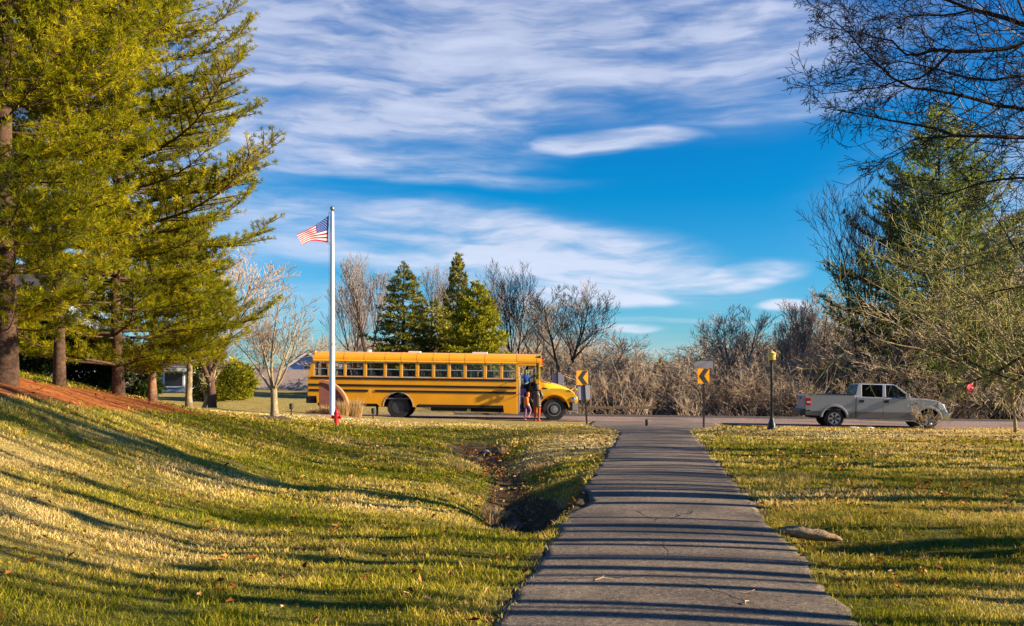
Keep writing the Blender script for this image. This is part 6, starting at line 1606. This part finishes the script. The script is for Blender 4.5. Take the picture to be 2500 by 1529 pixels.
    if coat is None: skin_obj('top', tp, top_m, root)
    else:
        jk = skin_obj('coat', tp, top_m, root)
        b = MB(); z1 = ch.z + .10; z0 = coat; n = 24; zs = np.linspace(z0, z1, 37); rings = []
        for zz in zs:
            f = (zz - z0) / (z1 - z0); w = .195 - .02 * math.sin(f * math.pi) - .09 * max(0, f - .72) / .28; dp = .15 - .03 * max(0, f - .8) / .2
            puff = 1 + .045 * abs(math.sin((zz - z0) / .085 * math.pi)); c = pel.lerp(ch, min(1, max(0, (zz - pel.z) / (ch.z - pel.z))))
            rings.append([(c.x + w * puff * math.cos(a), c.y + dp * puff * math.sin(a), zz) for a in np.linspace(0, 2 * math.pi, n, endpoint=False)])
        b.loft(rings); b.build('coat_body', top_m, jk, smooth=True)
    # hair: cap over skull plus length behind
    b = MB(); rings = []
    for i in range(9):
        t_ = i / 8; zz = hd.z + .155 - t_ * (.155 + hair_len); w = .095 * math.sin(min(1, .25 + t_ * 1.5) * math.pi / 2) * (1 - .25 * max(0, t_ - .7) / .3); yo = .018 + (.025 * t_)
        rings.append([(hd.x + w * math.cos(a), hd.y + yo + (w * 1.1 * math.sin(a) if math.sin(a) > 0 else w * .75 * math.sin(a) * (1 if t_ < .28 else -.15)), zz) for a in np.linspace(0, 2 * math.pi, 18, endpoint=False)])
    b.loft(rings); b.build('hair', hair_m, root, smooth=True)
    b = MB()
    for sd in (-1, 1): b.lathe([(.001, -.008), (.011, -.004), (.011, .004), (.001, .008)], c=(hd.x + sd * .031, hd.y - .088, hd.z + .02), axis='y', n=8)
    e_ = b.build('eyes', m_eye, root)
    b = MB(); b.box(hd.x - .022, hd.x + .022, hd.y - .083, hd.y - .075, hd.z - .062, hd.z - .054); b.build('mouth', mat('lips', (.35, .10, .09), .5), root)
    if hat:
        b = MB(); b.lathe([(.108, hd.z + .045), (.112, hd.z + .08), (.10, hd.z + .13), (.06, hd.z + .17), (.001, hd.z + .18)], c=(hd.x, hd.y + .01, 0), n=16); b.build('hat', hat, root, smooth=True)
    if pack:
        b = MB(); c = ab.lerp(ch, .6); b.loft([[(c.x + w * math.cos(a), c.y + .19 + dp * math.sin(a), zz) for a in np.linspace(0, 2 * math.pi, 14, endpoint=False)] for zz, w, dp in ((c.z - .24, .10, .05), (c.z - .20, .15, .09), (c.z, .155, .10), (c.z + .16, .14, .08), (c.z + .22, .08, .04))])
        b.build('backpack', pack, root, smooth=True)
    return root
m_puff = mat('brown_puffer', (.075, .045, .034), .4); m_redp = mat('red_trousers', (.50, .045, .015), .8); m_hair_d = mat('dark_hair', (.018, .013, .012), .6); m_hair_b = mat('blonde_hair', (.62, .42, .16), .6)
m_purp = mat('purple_jacket', (.22, .09, .36), .7); m_bluep = mat('blue_leggings', (.04, .09, .42), .8); m_pinkshoe = mat('pink_shoe', (.60, .04, .12), .6); m_or = mat('orange_bag', (.85, .20, .015), .6)
m_viol = mat('violet_leggings', (.20, .10, .20), .8); m_blueshirt = mat('blue_shirt', (.02, .05, .45), .7); m_navy = mat('navy_trousers', (.02, .022, .06), .8); m_darkj = mat('dark_jacket', (.05, .03, .07), .7)
m_hair_br = mat('brown_hair', (.09, .05, .03), .6)
def zb(x, y): return Hs(x, y)
# woman with her back to us beside the door
px_w, d_w = 1311, 40.7; x = (px_w - 1250) / F * d_w
person('adult in quilted brown coat and red trousers seen from behind at the bus door', (x, d_w, zb(x, d_w)), R(160), 1.64,
       dict(elbowR=(.30, .03, 1.12), handR=(.20, -.10, .98), elbowL=(-.26, .0, 1.10), handL=(-.22, -.22, 1.02), head=(0.01, -.02, 1.58)), m_puff, m_redp, m_hair_d, m_skin_b, m_redp, hair_len=.14, coat=.66)
# child with orange bag stepping towards the door
px_k, d_k = 1287, 41.15; x = (px_k - 1250) / F * d_k
person('child in violet leggings with an orange backpack stepping toward the open bus door', (x, d_k, zb(x, d_k) + .02), R(150), 1.28,
       dict(kneeL=(-.12, -.22, .58), footL=(-.10, .02, .22), kneeR=(.10, .02, .50), footR=(.10, .10, .08), pelvis=(0, -.02, .92), chest=(0, -.09, 1.25), neck=(0, -.13, 1.42), head=(0, -.17, 1.52), handL=(-.22, -.30, 1.10), elbowL=(-.25, -.14, 1.10)), m_darkj, m_viol, m_or, m_skin, m_pinkshoe, hair_len=.06, pack=m_or)
# child on the step
bp = bus.location; 
def on_bus(lx, ly, lz):
    return bus.matrix_basis @ Vector((lx, ly, lz)) if False else (Matrix.Translation(bus.location) @ bus.rotation_euler.to_matrix().to_4x4() @ Vector((lx, ly, lz)))
q = on_bus(m54(1275), .24, .362)
person('child in a purple jacket and blue leggings standing on the lowest bus step', tuple(q), R(165), 1.26,
       dict(kneeL=(-.10, -.16, .60), footL=(-.10, -.10, .30), elbowL=(-.25, -.02, 1.15), handL=(-.36, -.16, 1.22)), m_purp, m_bluep, m_hair_br, m_skin, m_pinkshoe, hair_len=.10)
q = on_bus(m54(1283), .75, .862)
person('blonde child in a blue shirt standing atop the steps inside the bus door', tuple(q), R(20), 1.42,
       dict(elbowL=(-.27, -.05, 1.22), handL=(-.33, -.12, 1.45)), m_blueshirt, m_navy, m_hair_b, m_skin, m_navy, hair_len=.12)
# seated riders seen dark against the far windows
SJ = dict(pelvis=(0, 0, .55), chest=(0, .02, .90), neck=(0, .01, 1.08), head=(0, -.01, 1.21), kneeL=(-.10, -.42, .52), kneeR=(.10, -.42, .52), footL=(-.10, -.40, .10), footR=(.10, -.40, .10), elbowL=(-.24, -.05, .75), elbowR=(.24, -.05, .75), handL=(-.15, -.26, .66), handR=(.15, -.26, .66))
for i, (px, ly, h_, lb, tm) in enumerate(((1172, .55, 1.55, 'dark haired rider sitting tall behind third bus window from the door', m_navy), (1146, .5, 1.25, 'small rider sitting low behind the third bus window from the door', m_darkj),
                                          (1194, .5, 1.3, 'rider sitting low behind the second bus window from the door', m_darkj), (1238, .6, 1.62, 'tall dark rider sitting behind the bus window next to the door', m_navy))):
    q = on_bus(m54(px), ly, .92)
    person(lb, tuple(q), R(88), h_, SJ, tm, m_navy, m_hair_d, m_skin, m_navy, hair_len=.10)
q = on_bus(DX1 - .36, 1.78, .92 + .30)
person('bus driver in dark clothes sitting at the steering wheel', tuple(q), R(88), 1.7, {k: (v[0], v[1], v[2] - .12) for k, v in SJ.items()} | dict(handL=(-.12, -.42, .90), handR=(.12, -.42, .90)), m_navy, m_navy, m_hair_d, m_skin, m_navy, hair_len=.08)
print('OBJ', len(bpy.data.objects), 'faces', sum(len(o.data.polygons) for o in bpy.data.objects if o.type == 'MESH'))
